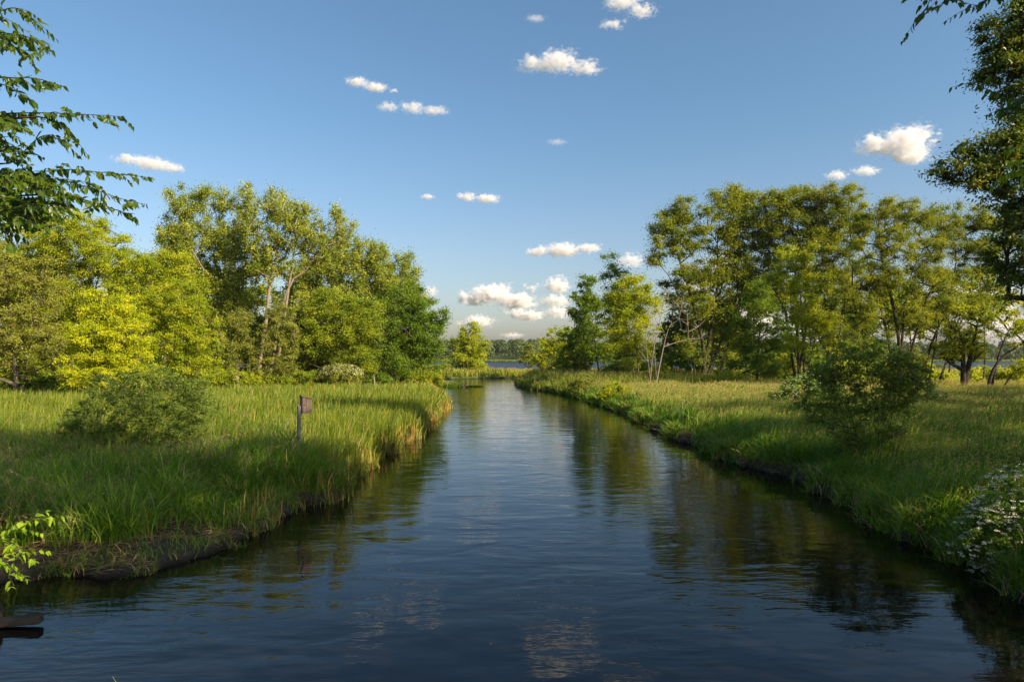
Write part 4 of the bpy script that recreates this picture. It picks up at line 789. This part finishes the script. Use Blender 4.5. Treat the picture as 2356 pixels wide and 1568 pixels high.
# old timber footing standing in the water at the left
tb = empty('timber_footing', (-7.53, 10.1, 0)); tag(tb, 'old squared timber beam and block standing just above the water at the left edge', 'timber')
boxmesh('block', (.42, .20, .62), (-.28+.0, 0, .01), M['beam'], tb, rot=(0, 0, R(6)), bev=.012)
boxmesh('beam', (.62, .15, .11), (.24, -.005, .085), M['beam'], tb, rot=(0, R(-3), R(6)), bev=.008)
boxmesh('pile', (.16, .14, .9), (-.3, .22, -.32), M['beam'], tb, bev=.01)
# stumps and driftwood
def wood_thing(name, label, cat, base, paths, mat, group=None, rz=0, part=None):
    V_ = []; base = np.array(base, float)
    for pts, r0, r1 in paths:
        sp = smoothpath(np.array(pts, float), .25); r = np.linspace(r0, r1, len(sp))*(1+.12*rng.normal(0, 1, len(sp)))
        V_.append(tubes(sp[:-1], sp[1:], r[:-1], r[1:], 9))
        e = sp[-1]; V_.append(tubes(e[None], (e+unit(sp[-1]-sp[-2])*.02)[None], r[-1:], r[-1:]*.3, 9)); s0 = sp[0]
    v, f = join(V_); o = mesh(name, v, f, M[mat], smooth=True); o.location = base; return tag(o, label, cat, group)
DG = 'dead trees and stumps'
b = at(542, 880, 60); wood_thing('tree_stump', 'short broken brown stump beside the narrow grey-green willow', 'stump', (b[0], 60, .35), [([(0, 0, 0), (0, 0, .9), (.03, 0, 1.75)], .34, .26)], 'barkpale', DG)
b = at(861, 880, 66); wood_thing('tree_stump', 'thin pointed grey snag poking up at the back of the cattails', 'stump', (b[0], 66, .3), [([(0, 0, 0), (.02, 0, 1), (-.05, 0, 1.9)], .16, .03)], 'deadwood', DG)
b = at(1068, 888, 0)
def wl(px, py, z=0): x, y = wp(px, py, z); return x, y
x, y = wl(1068, 889); wood_thing('driftwood', 'pale pointed driftwood root sticking out of the stream near the bend', 'driftwood', (x, y, 0), [([(-.6, 0, .05), (0, 0, .2), (.35, 0, .5), (.42, 0, 1.1)], .14, .03), ([(-1.0, .1, .12), (-.4, 0, .22), (.5, 0, .08)], .10, .08), ([(.1, 0, .2), (.25, -.2, .55)], .06, .02)], 'deadwood', DG)
x, y = wl(1020, 884); wood_thing('driftwood', 'tangle of bare bleached branches arching over the mud at the end of the left bank', 'driftwood', (x-2.0, y, .1),
    [([(-2.2, 0, 0), (-1.4, 0, 1.4), (0, .2, 2.6), (1.2, 0, 3.2)], .13, .03), ([(-1.2, 0, 1.6), (0, .1, 1.9), (1.5, -.2, 1.2)], .09, .03), ([(.2, 0, 1.8), (.9, .1, 1.9), (1.7, 0, 1.7)], .05, .015),
     ([(-.5, -.3, 0), (.6, -.3, .5), (1.7, -.2, 1.5)], .08, .03), ([(.4, -.6, .05), (2.2, -.8, .35), (4.2, -.6, .25)], .11, .05), ([(-2, -.5, .1), (1, -1, .3), (3.2, -1.2, .1)], .09, .04), ([(.3, 0, 2.7), (1.2, .2, 2.6)], .04, .01)], 'deadwood', DG)
x, y = wl(1010, 885)
def tussock(name, label, cat, x, y, r, h, n, mat='grass'):
    a = rng.random(n)*6.283; q = rng.random(n)**.5*r
    v, f, _, _ = blades(np.stack([x+q*np.cos(a)*1.6, y+q*np.sin(a), np.full(n, -.02)], 1), h*(.6+.6*rng.random(n)), np.full(n, .05), a, rng.uniform(.2, 1.0, n), 3)
    c0 = np.array([x, y, 0.]); o = mesh(name, v-c0, f, M[mat], rnd=np.repeat(rng.random(n), 3)); o.location = (x, y, 0); return tag(o, label, cat)
x, y = wl(1032, 889); tussock('grass_tussock', 'small dark grassy islet beside the pointed driftwood', 'islet', x, y, 1.1, .75, 900)
x, y = wl(975, 893); tussock('grass_tussock', 'pale dry grass clump at the corner where the cattails end', 'grass clump', x+.2, y+8, 1.0, .95, 500, 'straw')
x, y = wl(1092, 888); tussock('floating_weed', 'low dark floating weed just right of the pointed driftwood', 'weed', x, y, .7, .2, 700)
n = 150; x = rng.uniform(-7, 8.5, n); y = 7.5+24*rng.random(n)**1.5; k = sdist(x, y) < -.15; x, y = x[k], y[k]; n = len(x)
v, f = leaves(np.stack([x, y, np.full(n, .006)], 1), rng.normal(0, 1, (n, 3))*np.array([1, 1, 0]), np.array([0, 0, 1.])+rng.normal(0, .03, (n, 3)), rng.uniform(.015, .05, n), rng.uniform(.012, .03, n), .05)
tag(mesh('floating_bits', v, f, M['straw'], rnd=rng.random(n)), 'tiny pale leaf bits drifting on the near water', 'floating bits', kind='stuff')
# a reed rising from the water at the bottom edge
q = [(0, 0, -.2), (-.02, 0, .25), (-.09, 0, .48), (-.17, 0, .62)]
sp = smoothpath(np.array(q), .05); r = np.linspace(.010, .002, len(sp))
a = at(296, 1560, 7.2); v, f = tubes(sp[:-1], sp[1:], r[:-1], r[1:], 5); o = mesh('reed_blade', v, f, M['cattail'], rnd=np.full(len(f), .6)); o.location = (a[0], 7.2, 0); tag(o, 'single green reed tip rising from the water at the bottom left edge', 'reed')

# ------------------------------------------------------------------ clouds: real volumes, far away at cloud height
def cloudmat(name, LBs, size, dens, seed):
    m, t, N, L = newmat(name)
    tc = N.new('ShaderNodeTexCoord')
    def vm(op, a, b=None):
        n = N.new('ShaderNodeVectorMath'); n.operation = op
        for i, v in enumerate((a, b)):
            if v is None: continue
            if isinstance(v, (tuple, list)): n.inputs[i].default_value = v
            else: L.new(v, n.inputs[i])
        return n
    def mt(op, a, b=0.0):
        n = N.new('ShaderNodeMath'); n.operation = op
        for i, v in enumerate((a, b)):
            if isinstance(v, (int, float)): n.inputs[i].default_value = v
            else: L.new(v, n.inputs[i])
        return n.outputs[0]
    wn = N.new('ShaderNodeTexNoise'); wn.inputs['Scale'].default_value = 1.1/size; wn.inputs['Detail'].default_value = 3
    wl_ = N.new('ShaderNodeMapping'); wl_.inputs['Location'].default_value = (seed*1.3, seed*2.9, seed*.7); L.new(tc.outputs['Object'], wl_.inputs[0]); L.new(wl_.outputs[0], wn.inputs['Vector'])
    wo_ = vm('SUBTRACT', wn.outputs['Color'], (.5, .5, .5)); ws_ = vm('MULTIPLY', wo_.outputs[0], (size*3.2, size*2, size*1.5)); wp_ = vm('ADD', tc.outputs['Object'], ws_.outputs[0])
    best = None
    for cc, rr in LBs:
        s = vm('SUBTRACT', wp_.outputs[0], tuple(float(v) for v in cc)); d = vm('DIVIDE', s.outputs[0], tuple(float(v) for v in rr))
        ln = vm('LENGTH', d.outputs[0]).outputs['Value']
        best = ln if best is None else mt('MINIMUM', best, ln)
    mp = N.new('ShaderNodeMapping'); mp.inputs['Location'].default_value = (seed*3.1, seed*1.7, seed*.9); mp.inputs['Rotation'].default_value = (0, .35, 0); mp.inputs['Scale'].default_value = (.75, 1, 1.25)
    L.new(tc.outputs['Object'], mp.inputs[0])
    n = N.new('ShaderNodeTexNoise'); n.inputs['Scale'].default_value = 3.1/size; n.inputs['Detail'].default_value = 8; n.inputs['Roughness'].default_value = .68
    L.new(mp.outputs[0], n.inputs['Vector'])
    v = mt('ADD', mt('SUBTRACT', .92, best), mt('MULTIPLY', mt('SUBTRACT', n.outputs[0], .5), 3.3))
    mr = N.new('ShaderNodeMapRange'); mr.interpolation_type = 'SMOOTHSTEP'; mr.inputs[1].default_value = 0; mr.inputs[2].default_value = .8
    mr.inputs[3].default_value = 0; mr.inputs[4].default_value = dens
    L.new(v, mr.inputs[0])
    p = N.new('ShaderNodeVolumePrincipled'); p.inputs['Color'].default_value = (.93, .90, .90, 1); p.inputs['Anisotropy'].default_value = .1
    L.new(mr.outputs[0], p.inputs['Density'])
    o = N.new('ShaderNodeOutputMaterial'); L.new(p.outputs[0], o.inputs['Volume']); return m
CL = [('white puffy cloud high in the middle of the sky, the widest one there', [(1232, 148, 42, 16), (1285, 140, 52, 24), (1345, 156, 36, 18)], 2.2, 1),
      ('faint wisp near the top edge left of the ragged cloud', [(1232, 42, 26, 7)], .5, 31), ('faint veil of cloud in the middle of the sky below the puffy cloud', [(1282, 326, 26, 7)], .35, 32),
      ('ragged white cloud cut by the top edge of the view', [(1430, 6, 42, 17), (1478, 24, 34, 16), (1412, 56, 32, 10)], 1.5, 2),
      ('thin slanting white cloud above the wispy pair left of centre', [(822, 188, 28, 11), (864, 200, 30, 11), (905, 208, 10, 5)], 1.7, 3),
      ('wispy slanting cloud, the right of the wispy pair left of centre', [(950, 247, 30, 14), (1000, 254, 36, 10)], 1.2, 4),
      ('faint small wisp, the left of the wispy pair left of centre', [(893, 244, 26, 11)], 1.1, 5),
      ('smooth wedge of cloud above the left trees', [(300, 366, 42, 11), (350, 376, 46, 16), (395, 386, 34, 11)], 1.7, 6),
      ('bright rounded cloud near the big ash at the right', [(2020, 335, 46, 24), (2085, 325, 60, 36), (2140, 312, 28, 13), (2095, 357, 46, 20)], 3.2, 7),
      ('small flat cloud below the bright rounded cloud, its left one', [(1925, 402, 28, 11)], 1.6, 8),
      ('small upturned wisp below the bright rounded cloud, its right one', [(1992, 392, 34, 11)], 1.5, 9),
      ('small white cloud halfway up in the middle of the sky', [(1075, 452, 24, 10), (1122, 456, 30, 12)], 2.4, 10),
      ('tiny white cloud fleck left of the small one halfway up', [(983, 452, 17, 6)], 1.6, 11),
      ('long low ribbon of cloud left of the right wood', [(1240, 578, 30, 11), (1295, 574, 46, 17), (1352, 570, 32, 11)], 2.8, 12),
      ('pale cloud half hidden by the top of the right wood', [(1452, 597, 34, 18)], 1.8, 13),
      ('largest heaped cumulus low over the lake', [(1085, 688, 36, 15), (1130, 676, 52, 24), (1190, 692, 44, 22)], 6.0, 14),
      ('small heaped cloud tucked under the largest cumulus', [(1192, 720, 24, 12), (1222, 724, 30, 14)], 5.0, 15),
      ('rounded cloud right of the largest cumulus', [(1283, 655, 30, 21), (1226, 661, 16, 9)], 4.5, 16),
      ('pale cloud below the rounded cloud by the slim dark tree', [(1278, 690, 38, 15)], 3.0, 17),
      ('soft low cloud beside the slim dark tree', [(1283, 716, 34, 15)], 3.0, 18),
      ('low cloud just over the lone rounded tree', [(1100, 738, 38, 15), (1066, 742, 16, 8)], 3.5, 19),
      ('small cloud peeping out beside the point of the left trees', [(990, 668, 16, 11)], 3.0, 20),
      ('faint low streak of cloud above the far wood', [(1180, 770, 30, 7)], .7, 21),
      ('pinkish cloud behind the left part of the right wood', [(1660, 610, 50, 34), (1610, 650, 50, 30)], 2.0, 22),
      ('long pinkish bank of cloud low behind the right wood', [(1720, 740, 120, 44), (1900, 770, 120, 40), (2060, 740, 100, 50)], 3.0, 23),
      ('pale pink cloud behind the open trees near the right edge', [(2230, 700, 110, 56), (2330, 760, 90, 50)], 3.0, 24)]
for lab, lobes, opt, seed in CL:
    cy = sum(l[1] for l in lobes)/len(lobes); el = (HZ-cy*K)/F; Y = {17: 11500, 18: 13500, 19: 9000, 15: 13000}.get(seed, min(1300/max(el, .01), 16000))
    cen = at(sum(l[0] for l in lobes)/len(lobes), cy, Y)
    LBs = []
    for px, py, rx, rz in lobes:
        p = at(px, py, Y)-cen; LBs.append((p, np.array([pr(rx, Y), pr(rx+rz, Y)*.5, pr(rz, Y)])))
    size = np.mean([r[2] for _, r in LBs])*1.4
    bm = bmesh.new()
    for p, r in LBs:
        g = bmesh.ops.create_icosphere(bm, subdivisions=2, radius=1)
        for v in g['verts']: v.co = Vector([float(p[i]+v.co[i]*r[i]*2.1) for i in range(3)])
    g = bmesh.ops.convex_hull(bm, input=bm.verts[:]); bmesh.ops.delete(bm, geom=list({e for e in g['geom_interior'] if isinstance(e, bmesh.types.BMVert)}), context='VERTS')
    me = bpy.data.meshes.new('cloud'); bm.to_mesh(me); bm.free()
    me.materials.append(cloudmat('cloud_vapour', LBs, size, opt*.75/np.mean([r[2] for _, r in LBs]), seed))
    o = bpy.data.objects.new('cloud', me); COL.objects.link(o); o.location = [float(v) for v in cen]
    tag(o, lab, 'cloud', 'clouds in the sky')

# ------------------------------------------------------------------ thin summer haze
def hazebox(dens):
    V_ = [(x, y, z) for z in (-2.5, 34) for x, y in ((-620, -60), (620, -60), (620, 640), (-620, 640))]
    o = mesh('haze', V_, np.array([[0, 3, 2, 1], [4, 5, 6, 7], [0, 1, 5, 4], [1, 2, 6, 5], [2, 3, 7, 6], [3, 0, 4, 7]]), [])
    m, t, N, L = newmat('haze_air'); p = N.new('ShaderNodeVolumePrincipled'); p.inputs['Color'].default_value = (.88, .93, 1, 1); p.inputs['Density'].default_value = dens; p.inputs['Anisotropy'].default_value = .3
    q = N.new('ShaderNodeOutputMaterial'); L.new(p.outputs[0], q.inputs['Volume']); o.data.materials.append(m)
    tag(o, 'thin summer haze over the stream and the lake', 'haze', kind='stuff')
hazebox(.00007)
